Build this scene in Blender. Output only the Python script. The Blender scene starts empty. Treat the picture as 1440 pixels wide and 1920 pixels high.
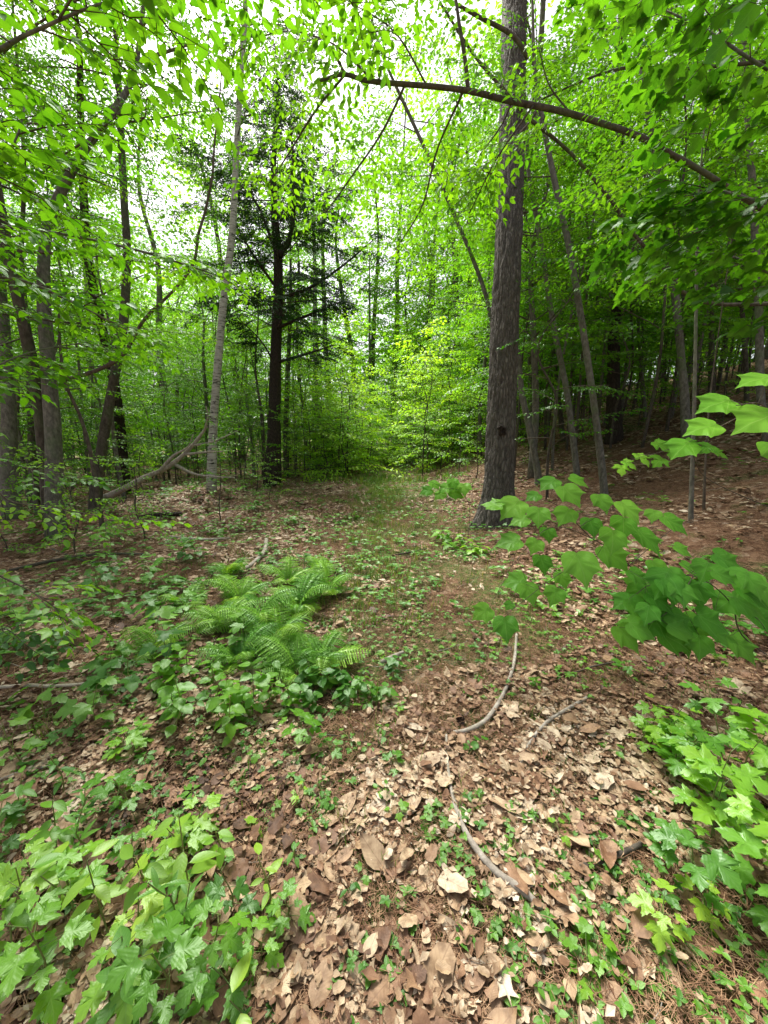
import bpy, math, random
import numpy as np
R_ = math.radians
sc = bpy.context.scene
col = sc.collection
rng = np.random.default_rng(7)
random.seed(7)

# ------------------------------------------------------------ camera, sky, sun, exposure
PITCH = R_(11.0); FPX = 720.0; CAM = np.array([0.0, 0.0, 1.55])
cd = bpy.data.cameras.new('camera'); cam = bpy.data.objects.new('camera', cd); col.objects.link(cam)
cam.location = CAM; cam.rotation_euler = (R_(90) - PITCH, 0, 0)
cd.sensor_fit = 'HORIZONTAL'; cd.sensor_width = 36; cd.lens = 18.0; cd.clip_start = 0.02; cd.clip_end = 1500
sc.camera = cam
SUN_EL, SUN_AZ = R_(56), R_(-22)          # azimuth measured from +Y towards +X
w = bpy.data.worlds.new('World'); sc.world = w; w.use_nodes = True
nt = w.node_tree; bg = nt.nodes['Background']
sky = nt.nodes.new('ShaderNodeTexSky'); sky.sky_type = 'NISHITA'; sky.sun_disc = False
sky.sun_elevation = SUN_EL; sky.sun_rotation = SUN_AZ; sky.air_density = 0.8; sky.dust_density = 4.0; sky.ozone_density = 0.6
hs = nt.nodes.new('ShaderNodeHueSaturation'); hs.inputs['Saturation'].default_value = 0.30
nt.links.new(sky.outputs[0], hs.inputs['Color']); nt.links.new(hs.outputs[0], bg.inputs[0])
bg.inputs[1].default_value = 0.075
sl = bpy.data.lights.new('sun', 'SUN'); sl.energy = 4.0; sl.angle = R_(24); sl.color = (1.0, 0.96, 0.88)
so = bpy.data.objects.new('sun', sl); col.objects.link(so)
so.rotation_euler = (R_(90) - SUN_EL, 0, math.pi - SUN_AZ); so.location = (0, 0, 30)
vs = sc.view_settings; vs.view_transform = 'Standard'; vs.look = 'None'; vs.gamma = 1; vs.exposure = 1.7
cy = sc.cycles; cy.max_bounces = 7; cy.diffuse_bounces = 5; cy.transmission_bounces = 5; cy.glossy_bounces = 2
cy.transparent_max_bounces = 4; cy.sample_clamp_indirect = 8; cy.caustics_reflective = False; cy.caustics_refractive = False

# ------------------------------------------------------------ geometry helpers
def ray(u, v):
    x = (u - 720) / FPX; y = -(v - 960) / FPX; c, s = math.cos(PITCH), math.sin(PITCH)
    return np.array([x, c + y * s, -s + y * c])
def offax(u): return 1 / math.sqrt(1 + ((u - 720) / FPX) ** 2) * .95      # a round trunk far off axis looks wider than it is
def at(u, v, D): return CAM + ray(u, v) * D
_w = [(rng.uniform(0, 6.28), rng.uniform(0.25, 5.0), rng.uniform(0, 6.28)) for _ in range(22)]
def hgt(x, y):
    x = np.asarray(x, float); y = np.asarray(y, float)
    k = 0.45
    sr = k * np.log1p(np.exp(np.clip((x - 1.75) / k, -30, 60)))
    near = np.clip((y + 0.5) / 4.0, 0.35, 1.0)
    s = 0.35 * sr * near; s = 9 * np.tanh(s / 9)
    slf = k * np.log1p(np.exp(np.clip((-x - 2.6) / k, -30, 60)))
    z = s - 1.2 * np.tanh(0.035 * slf / 1.2)
    for a, f, p in _w:
        z = z + 0.018 / f ** 0.75 * np.sin((x * math.cos(a) + y * math.sin(a)) * f + p) * np.clip(0.5 + np.abs(x - 0.4) * 0.35, 0.5, 2.2)
    z = z + 0.11 * np.exp(-((x - 1.95) ** 2 + (y - 6.2) ** 2) / 0.9)          # mound at the big pine
    return z
def gnd(u, v, dz=0.0):
    d = ray(u, v); t = 0.3
    while t < 90:
        p = CAM + d * t
        if p[2] <= float(hgt(p[0], p[1])): break
        t += 0.01 + t * 0.004
    p = CAM + d * t; p[2] = float(hgt(p[0], p[1])) + dz
    return p
def nrm(v):
    v = np.asarray(v, float); return v / (np.linalg.norm(v, axis=-1, keepdims=True) + 1e-12)
def rotz(a): c, s = math.cos(a), math.sin(a); return np.array([[c, -s, 0], [s, c, 0], [0, 0, 1.0]])
def rotx(a): c, s = math.cos(a), math.sin(a); return np.array([[1.0, 0, 0], [0, c, -s], [0, s, c]])
def roty(a): c, s = math.cos(a), math.sin(a); return np.array([[c, 0, s], [0, 1.0, 0], [-s, 0, c]])
def frame(d, n):
    d = nrm(d); n = np.broadcast_to(np.asarray(n, float), d.shape); x = nrm(np.cross(d, n)); n2 = np.cross(x, d)
    return np.stack([x, d, n2], axis=-1)
def smooth_path(P, r, n):
    P = np.asarray(P, float); r = np.asarray(r, float); m = len(P)
    if m == 2: P = np.array([P[0], (P[0] + P[1]) / 2, P[1]]); r = np.array([r[0], (r[0] + r[1]) / 2, r[1]]); m = 3
    E = np.vstack([2 * P[0] - P[1], P, 2 * P[-1] - P[-2]]); out = []; ro = []
    for t in np.linspace(0, m - 1 - 1e-6, n):
        i = int(t); f = t - i; a, b, c, d = E[i], E[i + 1], E[i + 2], E[i + 3]
        out.append(0.5 * ((2 * b) + (c - a) * f + (2 * a - 5 * b + 4 * c - d) * f * f + (3 * b - a - 3 * c + d) * f ** 3)); ro.append(r[i] * (1 - f) + r[min(i + 1, m - 1)] * f)
    return np.array(out), np.array(ro)
def hash3(ix, iy, iz):
    h = (ix.astype(np.int64) * 374761393 + iy.astype(np.int64) * 668265263 + iz.astype(np.int64) * 2147483647) & 0xffffffff
    h = ((h ^ (h >> 13)) * 1274126177) & 0xffffffff
    return ((h ^ (h >> 16)) & 0xffff) / 65535.0
def vnoise(x, y, z):
    x, y, z = np.broadcast_arrays(x, y, z); ix, iy, iz = np.floor(x).astype(int), np.floor(y).astype(int), np.floor(z).astype(int)
    fx, fy, fz = x - ix, y - iy, z - iz; fx, fy, fz = [f * f * (3 - 2 * f) for f in (fx, fy, fz)]; r = 0
    for a in (0, 1):
        for b in (0, 1):
            for c in (0, 1):
                r = r + hash3(ix + a, iy + b, iz + c) * (fx if a else 1 - fx) * (fy if b else 1 - fy) * (fz if c else 1 - fz)
    return r

class MB:
    def __init__(s): s.V = []; s.F = []; s.M = []; s.S = []; s.A = []; s.n = 0
    def add(s, V, F, mat=0, smooth=True, attr=None):
        V = np.asarray(V, float).reshape(-1, 3); F = np.asarray(F, int).reshape(-1, 3)
        if len(V) == 0: return
        s.V.append(V); s.F.append(F + s.n); s.n += len(V)
        s.M.append(np.full(len(F), mat)); s.S.append(np.full(len(F), smooth))
        s.A.append(np.zeros((len(V), 3)) if attr is None else attr)
    def mesh(s, name, mats):
        me = bpy.data.meshes.new(name)
        V = np.vstack(s.V); F = np.vstack(s.F); nf = len(F)
        me.vertices.add(len(V)); me.vertices.foreach_set('co', V.astype(np.float32).ravel())
        me.loops.add(nf * 3); me.loops.foreach_set('vertex_index', F.astype(np.int32).ravel())
        me.polygons.add(nf); me.polygons.foreach_set('loop_start', np.arange(0, nf * 3, 3, dtype=np.int32))
        for m in mats: me.materials.append(m)
        me.polygons.foreach_set('material_index', np.concatenate(s.M).astype(np.int32))
        me.polygons.foreach_set('use_smooth', np.concatenate(s.S).astype(bool))
        a = me.attributes.new('lp', 'FLOAT_VECTOR', 'POINT'); a.data.foreach_set('vector', np.vstack(s.A).astype(np.float32).ravel())
        me.update(calc_edges=True); return me
    def build(s, name, mats, parent=None, origin=None):
        if origin is not None: s.V = [v - np.asarray(origin) for v in s.V]
        o = bpy.data.objects.new(name, s.mesh(name, mats if isinstance(mats, list) else [mats])); col.objects.link(o)
        if parent is not None: o.parent = parent
        return o

def tube(mb, P, r, sides=8, n=None, mat=0, disp=None, cap=True, rnd=0.5):
    n = n or max(4, len(P) * 4)
    C, rr = smooth_path(P, r, n)
    T = nrm(np.gradient(C, axis=0)); N = np.zeros_like(T)
    a = np.array([0, 1.0, 0]) if abs(T[0][1]) < 0.9 else np.array([1.0, 0, 0])
    N[0] = nrm(a - T[0] * a.dot(T[0]))
    for i in range(1, n): N[i] = nrm(N[i - 1] - T[i] * N[i - 1].dot(T[i]))
    B = np.cross(T, N); th = np.arange(sides) / sides * 2 * math.pi
    rad = np.repeat(rr[:, None], sides, 1)
    L = np.concatenate([[0], np.cumsum(np.linalg.norm(np.diff(C, axis=0), axis=1))])
    if disp is not None: rad = rad + disp(th[None, :], L[:, None], rr[:, None])
    V = C[:, None, :] + rad[..., None] * (np.cos(th)[None, :, None] * N[:, None, :] + np.sin(th)[None, :, None] * B[:, None, :])
    i = np.arange(n - 1)[:, None]; j = np.arange(sides)[None, :]; j2 = (j + 1) % sides
    a0 = i * sides + j; a1 = i * sides + j2; b0 = a0 + sides; b1 = a1 + sides
    F = np.stack([np.stack([a0, a1, b1], -1), np.stack([a0, b1, b0], -1)], 2).reshape(-1, 3)
    V = V.reshape(-1, 3)
    if cap:
        V = np.vstack([V, C[0] - T[0] * rr[0] * .3, C[-1] + T[-1] * rr[-1] * .6]); k = n * sides
        jj = np.arange(sides); F = np.vstack([F, np.stack([(jj + 1) % sides, jj, np.full(sides, k)], -1), np.stack([jj + (n - 1) * sides, (jj + 1) % sides + (n - 1) * sides, np.full(sides, k + 1)], -1)])
    mb.add(V, F, mat, True, np.column_stack([np.zeros((len(V), 2)), np.full(len(V), rnd)]))
    return C

def knob_disp(amp, seed):
    def f(th, L, rr):
        x, y = np.cos(th) * 2 + seed * 7, np.sin(th) * 2
        return rr * amp * (vnoise(x, y, L * 3 + 0 * th) - 0.5) * 2
    return f

# ------------------------------------------------------------ leaf templates (base at origin, tip at y=1, normal +z)
def t_ovate(w=.27, fold=.12, curl=-.12, rows=7, wave=0.0):
    t = np.linspace(0, 1, rows); hw = w * (np.sin(math.pi * t ** 0.85) ** 0.8) * (1.05 - .25 * t); hw[0] = .012; hw[-1] = 0.004
    V = []
    for a, h in zip(t, hw):
        z = curl * a * a
        V += [(-h, a, z + fold * h * 2 + wave * math.sin(a * 14)), (0, a, z), (h, a, z + fold * h * 2 + wave * math.cos(a * 13))]
    F = []
    for i in range(rows - 1):
        k = i * 3
        for q in (0, 1): F += [(k + q, k + q + 1, k + q + 4), (k + q, k + q + 4, k + q + 3)]
    return np.array(V), np.array(F)
def t_fan(half, c=(0, .25), fold=.1, curl=-.15, cup=0.0):
    pts = [(0, 0)] + [(x, y) for x, y in half[:-1]] + [half[-1]] + [(-x, y) for x, y in reversed(half[:-1])]
    V = [(c[0], c[1], 0)] + [(x, y, 0) for x, y in pts]; V = np.array(V, float)
    m = [(V[0] + V[i]) / 2 for i in range(1, len(V))]; n = len(pts)
    V = np.vstack([V, m]); F = []
    for i in range(n):
        j = (i + 1) % n; o0, o1, m0, m1 = 1 + i, 1 + j, 1 + n + i, 1 + n + j
        F += [(0, m1, m0), (m0, m1, o1), (m0, o1, o0)]
    V[:, 2] = fold * np.abs(V[:, 0]) + curl * V[:, 1] ** 2 + cup * (V[:, 0] ** 2) + .035 * np.sin(V[:, 0] * 11 + 1) * np.cos(V[:, 1] * 9)
    return V, np.array(F)[:, ::-1]
MAPLE = [(.05, -.02), (.2, -.1), (.3, -.06), (.36, -.02), (.45, .0), (.40, .09), (.42, .16), (.52, .25), (.5, .3), (.66, .47), (.54, .46), (.5, .5), (.42, .46), (.24, .42), (.25, .55), (.33, .63), (.26, .68), (.25, .78), (.15, .8), (.10, .88), (0, 1.0)]
GOOSE = [(.06, -.05), (.2, -.1), (.33, -.06), (.43, .04), (.5, .2), (.51, .36), (.5, .48), (.56, .66), (.44, .62), (.33, .64), (.26, .7), (.2, .8), (.09, .9), (0, 1.08)]
OAK = [(.06, .08), (.16, .12), (.1, .22), (.14, .3), (.3, .36), (.27, .42), (.14, .44), (.15, .54), (.34, .64), (.28, .7), (.16, .68), (.14, .76), (.2, .84), (.1, .9), (0, 1.0)]
ROUND = [(.1, .02), (.24, .08), (.34, .22), (.37, .38), (.33, .56), (.23, .74), (.1, .88), (0, 1.0)]
L_OV = t_ovate(); L_OV2 = t_ovate(.23, .16, -.2, 6); L_LAN = t_ovate(.15, .1, -.2, 6)
L_MAP = t_fan(MAPLE); L_GOO = t_fan(GOOSE, fold=.06, curl=-.2); L_RND = t_fan(ROUND, fold=.12, curl=-.1)
L_MAPLOW = t_fan([(.2, -.08), (.42, .0), (.4, .14), (.64, .42), (.3, .45), (.3, .66), (0, 1.0)], fold=.1, curl=-.2)
L_LOW = (np.array([(0, 0, 0), (-.25, .36, .05), (.25, .36, .05), (-.17, .7, -.02), (.17, .7, -.02), (0, 1, -.14)], float), np.array([(0, 2, 1), (1, 2, 4), (1, 4, 3), (3, 4, 5)]))
L_DIA = (np.array([(0, 0, 0), (-.29, .42, .06), (.29, .42, .06), (0, 1, -.1)], float), np.array([(0, 3, 1), (0, 2, 3)]))
_pin = [(.02, 0)]
for _i in range(8): _y = _i / 8; _q = .10 * (1 - _y * .8); _pin += [(_q, _y + .09), (_q * .4, _y + .112)]
L_PIN = t_fan(_pin + [(0, 1.02)], (0, .3), .05, -.22)
L_NEE = (np.array([(0, 0, 0), (-.2, .4, 0), (.2, .4, 0), (0, 1, -.05)], float), np.array([(0, 3, 1), (0, 2, 3)]))

def bake(mb, tm, P, Rm, rnd, mat=0, smooth=True):
    if len(P) == 0: return
    V, F = tm; n = len(P); k = len(V)
    VV = np.einsum('nij,kj->nki', Rm, V) + P[:, None, :]
    FF = F[None] + (np.arange(n) * k)[:, None, None]
    A = np.empty((n, k, 3)); A[..., 0] = V[None, :, 0]; A[..., 1] = V[None, :, 1]; A[..., 2] = rnd[:, None]
    mb.add(VV.reshape(-1, 3), FF.reshape(-1, 3), mat, smooth, A.reshape(-1, 3))
def bake_seg(mb, S, mat=1):
    if len(S) == 0: return
    a, b, r0, r1 = S[:, 0:3], S[:, 3:6], S[:, 6], S[:, 7]; d = nrm(b - a)
    up = np.where(np.abs(d[:, 2:3]) > .9, np.array([[1.0, 0, 0]]), np.array([[0, 0, 1.0]])); x = nrm(np.cross(d, up)); y = np.cross(d, x); V = []
    for c, r in ((a, r0), (b, r1)):
        for k in range(3):
            t = k * 2.0944; V.append(c + (x * math.cos(t) + y * math.sin(t)) * r[:, None])
    V = np.stack(V, 1); F = np.array([(0, 1, 4), (0, 4, 3), (1, 2, 5), (1, 5, 4), (2, 0, 3), (2, 3, 5)])
    n = len(a); mb.add(V.reshape(-1, 3), (F[None] + (np.arange(n) * 6)[:, None, None]).reshape(-1, 3), mat, True)

class Fol:                      # a set of leaves and twigs that can be placed again and again
    def __init__(s, P=None, Rm=None, rnd=None, S=None): s.P, s.R, s.rnd, s.S = P, Rm, rnd, S
def spray(L=.8, leaf=.08, space=.055, side=8, droop=.2, ang=55, tilt=18, flat=1.0, sidefrac=.5):
    P = []; D = []; N = []; SZ = []; S = []
    def twig(p0, d0, ln, dr, r):
        k = max(2, int(ln / space)); p = p0.copy(); d = d0.copy()
        for i in range(k):
            d = nrm(d + np.array([rng.normal(0, .06), rng.normal(0, .06), -dr / k + rng.normal(0, .03)])); q = p + d * ln / k
            S.append([*p, *q, r * (1 - i / k) + .0008, r * (1 - (i + 1) / k) + .0008]); p = q
            x = nrm(np.cross(d, [0, 0, 1.0])); s = 1 if i % 2 else -1; a = R_(ang + rng.normal(0, 12))
            ld = nrm(d * math.cos(a) + x * s * math.sin(a) + np.array([0, 0, rng.normal(-.22, .18)]))
            if rng.random() < .93:
                P.append(p); D.append(ld); N.append(nrm([rng.normal(0, math.tan(R_(tilt))), rng.normal(0, math.tan(R_(tilt))), 1])); SZ.append(leaf * rng.uniform(.62, 1.12) * (1 if i < k - 1 else 1))
        P.append(p); D.append(nrm(d + [0, 0, -.2])); N.append(nrm([rng.normal(0, .3), rng.normal(0, .3), 1])); SZ.append(leaf * rng.uniform(.7, 1.05))
        return p
    p = np.zeros(3); d = np.array([0, 1.0, 0]); k = side
    twig(p, d, L, droop, .0035)
    M = [np.array(s[:3]) for s in S]
    for i in range(side):
        t = .12 + .8 * i / side; q = M[min(int(t * len(M)), len(M) - 1)]; sgn = 1 if i % 2 else -1; a = R_(rng.uniform(35, 60)) * sgn
        twig(q, nrm([math.sin(a), math.cos(a), rng.normal(0, .08)]), L * sidefrac * (1 - .65 * t) * rng.uniform(.7, 1.15), droop * .8, .002)
    P, D, N, SZ = map(np.array, (P, D, N, SZ)); Rm = frame(D, N) * SZ[:, None, None]
    return Fol(P, Rm, rng.random(len(P)), np.array(S))
def place(items):               # items: (Fol, 3x3 incl. scale, position)
    P = []; Rr = []; rn = []; S = []
    for f, M, p in items:
        P.append(f.P @ M.T + p); Rr.append(np.einsum('ij,njk->nik', M, f.R)); rn.append(np.clip(f.rnd * .6 + rng.random() * .4, 0, 1))
        s = f.S.copy(); sc_ = np.cbrt(abs(np.linalg.det(M))); s[:, 0:3] = f.S[:, 0:3] @ M.T + p; s[:, 3:6] = f.S[:, 3:6] @ M.T + p; s[:, 6:] *= sc_; S.append(s)
    return Fol(np.vstack(P), np.vstack(Rr), np.concatenate(rn), np.vstack(S))
def orient(d, tilt=.25):        # matrix turning a spray (along +y, normal +z) to direction d
    n = nrm([rng.normal(0, tilt), rng.normal(0, tilt), 1]); return frame(np.asarray(d, float)[None], n[None])[0]

SP_BEECH = [spray(.85, .085, .055, 9, .25) for _ in range(6)]
SP_SMALL = [spray(.5, .085, .055, 5, .25) for _ in range(5)]
SP_CAN = [spray(1.1, .12, .085, 9, .35, tilt=25) for _ in range(6)]
SP_FAR = [spray(1.5, .20, .17, 8, .4, tilt=28) for _ in range(5)]
SP_HEM = [spray(.95, .10, .030, 15, .55, ang=50, tilt=35, sidefrac=.45) for _ in range(4)]
SP_MAP = [spray(.6, .10, .085, 5, .2, ang=60, tilt=20) for _ in range(5)]

# ------------------------------------------------------------ materials
def mat(name): m = bpy.data.materials.new(name); m.use_nodes = True; m.node_tree.nodes.clear(); return m, m.node_tree
def N(t, ty, **kw):
    n = t.nodes.new(ty)
    for k, v in kw.items():
        if k.startswith('i_'): n.inputs[int(k[2:]) if k[2:].isdigit() else k[2:]].default_value = v
        else: setattr(n, k, v)
    return n
def ramp(t, stops, interp='LINEAR'):
    r = t.nodes.new('ShaderNodeValToRGB'); r.color_ramp.interpolation = interp
    while len(r.color_ramp.elements) < len(stops): r.color_ramp.elements.new(0.5)
    for e, (p, c) in zip(r.color_ramp.elements, stops): e.position = p; e.color = (*c, 1) if len(c) == 3 else c
    return r
def math_(t, op, a, b=None, c=None):
    n = t.nodes.new('ShaderNodeMath'); n.operation = op
    for i, x in enumerate((a, b, c)):
        if x is None: continue
        if isinstance(x, (int, float)): n.inputs[i].default_value = x
        else: t.links.new(x, n.inputs[i])
    return n.outputs[0]
def mixc(t, f, a, b, mode='MIX'):
    n = t.nodes.new('ShaderNodeMix'); n.data_type = 'RGBA'; n.blend_type = mode
    for s, x in ((0, f), (6, a), (7, b)):
        if isinstance(x, (int, float)): n.inputs[s].default_value = x
        elif isinstance(x, tuple): n.inputs[s].default_value = (*x, 1)
        else: t.links.new(x, n.inputs[s])
    return n.outputs[2]
def leaf_mat(name, cols, trans=.5, tcol=(1.4, 1.4, .5), veins=0, palm=False, gloss=.035, rough=.42):
    m, t = mat(name); at_ = N(t, 'ShaderNodeAttribute', attribute_name='lp'); sp = N(t, 'ShaderNodeSeparateXYZ'); t.links.new(at_.outputs['Vector'], sp.inputs[0])
    r = ramp(t, cols); t.links.new(sp.outputs[2], r.inputs[0]); c = r.outputs[0]
    h = None
    if veins:
        ax = math_(t, 'ABSOLUTE', sp.outputs[0])
        q = math_(t, 'MULTIPLY', math_(t, 'SUBTRACT', sp.outputs[1], math_(t, 'MULTIPLY', ax, 1.0)), float(veins))
        f = math_(t, 'ABSOLUTE', math_(t, 'SUBTRACT', math_(t, 'FRACT', q), .5))
        v1 = math_(t, 'LESS_THAN', f, .09); v2 = math_(t, 'LESS_THAN', ax, .012); vv = math_(t, 'MAXIMUM', math_(t, 'MULTIPLY', v1, .5), v2)
        if palm:
            lines = [math_(t, 'LESS_THAN', math_(t, 'ABSOLUTE', math_(t, 'SUBTRACT', ax, math_(t, 'MULTIPLY', sp.outputs[1], k_))), .013) for k_ in (.82, 2.6)]
            vv = math_(t, 'MAXIMUM', math_(t, 'MAXIMUM', lines[0], lines[1]), math_(t, 'MAXIMUM', v2, math_(t, 'MULTIPLY', v1, .18)))
        c = mixc(t, math_(t, 'MULTIPLY', vv, .42 if palm else .18), c, (.30, .52, .14))
        bp = N(t, 'ShaderNodeBump'); bp.inputs['Strength'].default_value = .35; bp.inputs['Distance'].default_value = .0015; t.links.new(f, bp.inputs['Height']); h = bp.outputs[0]
    ns = N(t, 'ShaderNodeTexNoise'); ns.inputs['Scale'].default_value = 22; tc = N(t, 'ShaderNodeTexCoord'); t.links.new(tc.outputs['Object'], ns.inputs['Vector'])
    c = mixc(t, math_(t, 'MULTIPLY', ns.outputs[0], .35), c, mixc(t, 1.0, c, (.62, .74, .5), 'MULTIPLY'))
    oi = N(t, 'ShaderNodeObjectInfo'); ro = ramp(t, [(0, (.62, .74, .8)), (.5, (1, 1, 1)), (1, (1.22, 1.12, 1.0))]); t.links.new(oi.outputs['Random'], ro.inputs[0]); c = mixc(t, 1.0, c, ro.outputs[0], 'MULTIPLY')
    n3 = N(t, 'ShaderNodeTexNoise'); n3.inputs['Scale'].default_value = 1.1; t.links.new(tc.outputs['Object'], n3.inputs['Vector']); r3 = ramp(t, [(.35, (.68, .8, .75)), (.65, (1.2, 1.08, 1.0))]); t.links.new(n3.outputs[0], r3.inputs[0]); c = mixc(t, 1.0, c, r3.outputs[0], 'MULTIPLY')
    d = N(t, 'ShaderNodeBsdfDiffuse'); tr = N(t, 'ShaderNodeBsdfTranslucent'); t.links.new(c, d.inputs[0]); t.links.new(mixc(t, 1.0, c, tcol, 'MULTIPLY'), tr.inputs[0])
    g = N(t, 'ShaderNodeBsdfGlossy'); g.inputs['Roughness'].default_value = rough; g.inputs[0].default_value = (.9, 1, .9, 1)
    if h is not None:
        for n_ in (d, g): t.links.new(h, n_.inputs['Normal'])
    m1 = N(t, 'ShaderNodeMixShader'); m1.inputs[0].default_value = trans; t.links.new(d.outputs[0], m1.inputs[1]); t.links.new(tr.outputs[0], m1.inputs[2])
    m2 = N(t, 'ShaderNodeMixShader'); m2.inputs[0].default_value = gloss; t.links.new(m1.outputs[0], m2.inputs[1]); t.links.new(g.outputs[0], m2.inputs[2])
    o = N(t, 'ShaderNodeOutputMaterial'); t.links.new(m2.outputs[0], o.inputs[0]); return m
G_MID = [(0, (.048, .16, .009)), (.5, (.088, .25, .012)), (1, (.15, .36, .018))]
G_BRI = [(0, (.16, .38, .025)), (.5, (.23, .48, .035)), (1, (.33, .57, .05))]
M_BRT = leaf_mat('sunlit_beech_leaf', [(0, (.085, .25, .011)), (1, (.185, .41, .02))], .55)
G_DRK = [(0, (.02, .085, .012)), (1, (.045, .15, .02))]
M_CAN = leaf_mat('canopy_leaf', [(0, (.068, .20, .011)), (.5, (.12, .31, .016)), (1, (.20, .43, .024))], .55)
M_BEE = leaf_mat('beech_leaf', G_MID, .5, veins=11)
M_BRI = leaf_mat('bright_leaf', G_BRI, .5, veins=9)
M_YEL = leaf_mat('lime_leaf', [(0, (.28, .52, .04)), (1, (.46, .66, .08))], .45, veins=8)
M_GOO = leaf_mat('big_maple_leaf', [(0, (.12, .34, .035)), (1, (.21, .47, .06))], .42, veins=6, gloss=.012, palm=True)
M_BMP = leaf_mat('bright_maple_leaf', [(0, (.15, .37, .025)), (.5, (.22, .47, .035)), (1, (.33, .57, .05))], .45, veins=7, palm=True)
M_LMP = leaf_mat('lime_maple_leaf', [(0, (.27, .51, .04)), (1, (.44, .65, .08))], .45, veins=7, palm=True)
M_GLO = leaf_mat('glow_tint_beech_leaf', [(0, (.27, .54, .04)), (1, (.45, .72, .08))], .5)  # glow at the path end is put into this leaf colour
M_BKL = leaf_mat('backlight_tint_leaf', [(0, (.16, .43, .022)), (1, (.30, .60, .045))], .55)  # light coming through the right wood, painted as a brighter leaf
M_HEM = leaf_mat('hemlock_needle', [(0, (.018, .05, .018)), (1, (.04, .10, .03))], .2, (1.2, 1.3, .8))
M_FRN = leaf_mat('fern_leaf', [(0, (.25, .54, .06)), (1, (.40, .70, .11))], .4)
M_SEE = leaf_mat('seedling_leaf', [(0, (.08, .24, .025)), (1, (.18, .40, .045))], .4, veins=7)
M_GRS = leaf_mat('grass_blade', [(0, (.06, .16, .02)), (.7, (.16, .30, .05)), (1, (.38, .34, .14))], .35)
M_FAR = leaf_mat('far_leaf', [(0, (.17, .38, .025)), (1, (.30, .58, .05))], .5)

def bark(name, c0, c1, c2, kind='rough', sc_=1.0, moss=0.0):
    m, t = mat(name); tc = N(t, 'ShaderNodeTexCoord'); mp = N(t, 'ShaderNodeMapping'); t.links.new(tc.outputs['Object'], mp.inputs[0])
    mp.inputs['Scale'].default_value = {'rough': (26 * sc_, 26 * sc_, 5 * sc_), 'smooth': (14, 14, 7), 'birch': (3.5, 3.5, 15)}[kind]
    v = N(t, 'ShaderNodeTexVoronoi'); v.feature = 'DISTANCE_TO_EDGE' if kind == 'rough' else 'F1'; v.inputs['Scale'].default_value = 1; v.inputs['Randomness'].default_value = 1
    n1 = N(t, 'ShaderNodeTexNoise'); n1.inputs['Scale'].default_value = 1.6; n1.inputs['Detail'].default_value = 6; n1.inputs['Roughness'].default_value = .65
    wp = N(t, 'ShaderNodeVectorMath'); wp.operation = 'MULTIPLY_ADD'; t.links.new(n1.outputs['Color'], wp.inputs[0]); wp.inputs[1].default_value = (1.2, 1.2, 1.2); t.links.new(mp.outputs[0], wp.inputs[2])
    t.links.new(mp.outputs[0], n1.inputs['Vector']); t.links.new(wp.outputs[0], v.inputs['Vector'])
    if kind == 'rough':
        r = ramp(t, [(0, c0), (.12, c1), (.5, c2)]); t.links.new(v.outputs[0], r.inputs[0])
        c = mixc(t, math_(t, 'MULTIPLY', n1.outputs[0], .8), r.outputs[0], c1); hh = math_(t, 'MINIMUM', v.outputs[0], .3)
    elif kind == 'smooth':
        r = ramp(t, [(.3, c0), (.5, c1), (.7, c2)]); t.links.new(n1.outputs[0], r.inputs[0]); c = r.outputs[0]; hh = n1.outputs[0]
    else:
        r = ramp(t, [(.38, c0), (.43, c1), (.6, c2)]); t.links.new(n1.outputs[0], r.inputs[0]); c = r.outputs[0]; hh = n1.outputs[0]
    n2 = N(t, 'ShaderNodeTexNoise'); n2.inputs['Scale'].default_value = 2.3; n2.inputs['Detail'].default_value = 4; t.links.new(tc.outputs['Object'], n2.inputs['Vector'])
    r2 = ramp(t, [(.5, (0, 0, 0)), (.62, (1, 1, 1))]); t.links.new(n2.outputs[0], r2.inputs[0])
    c = mixc(t, math_(t, 'MULTIPLY', r2.outputs[0], moss), c, (.10, .15, .06))
    b = N(t, 'ShaderNodeBump'); b.inputs['Strength'].default_value = .9; b.inputs['Distance'].default_value = {'rough': .06, 'smooth': .006, 'birch': .006}[kind]; t.links.new(hh, b.inputs['Height'])
    p = N(t, 'ShaderNodeBsdfPrincipled'); p.inputs['Roughness'].default_value = .9; p.inputs['Specular IOR Level'].default_value = .2
    t.links.new(c, p.inputs[0]); t.links.new(b.outputs[0], p.inputs['Normal']); o = N(t, 'ShaderNodeOutputMaterial'); t.links.new(p.outputs[0], o.inputs[0]); return m
B_PINE = bark('pine_bark', (.04, .035, .03), (.13, .115, .10), (.23, .21, .185), 'rough', .85)
B_HEM = bark('hemlock_bark', (.015, .012, .010), (.05, .038, .03), (.09, .07, .055), 'rough', 1.0)
B_GRY = bark('grey_bark', (.07, .065, .055), (.14, .13, .11), (.23, .215, .18), 'smooth', moss=.5)
B_BRN = bark('brown_bark', (.04, .034, .027), (.085, .072, .058), (.14, .12, .095), 'smooth', moss=.35)
B_BIR = bark('birch_bark', (.025, .023, .02), (.30, .285, .25), (.48, .46, .41), 'birch')
B_TWG = bark('twig_bark', (.05, .04, .03), (.10, .08, .06), (.15, .125, .10), 'smooth')
B_DED = bark('dead_wood', (.2, .17, .14), (.34, .30, .25), (.5, .46, .40), 'smooth', moss=.2)
B_PAL = bark('bleached_wood', (.4, .34, .27), (.55, .48, .38), (.7, .64, .54), 'smooth')
B_STM = leaf_mat('green_stem', [(0, (.20, .27, .08)), (1, (.26, .22, .09))], .0)

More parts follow.
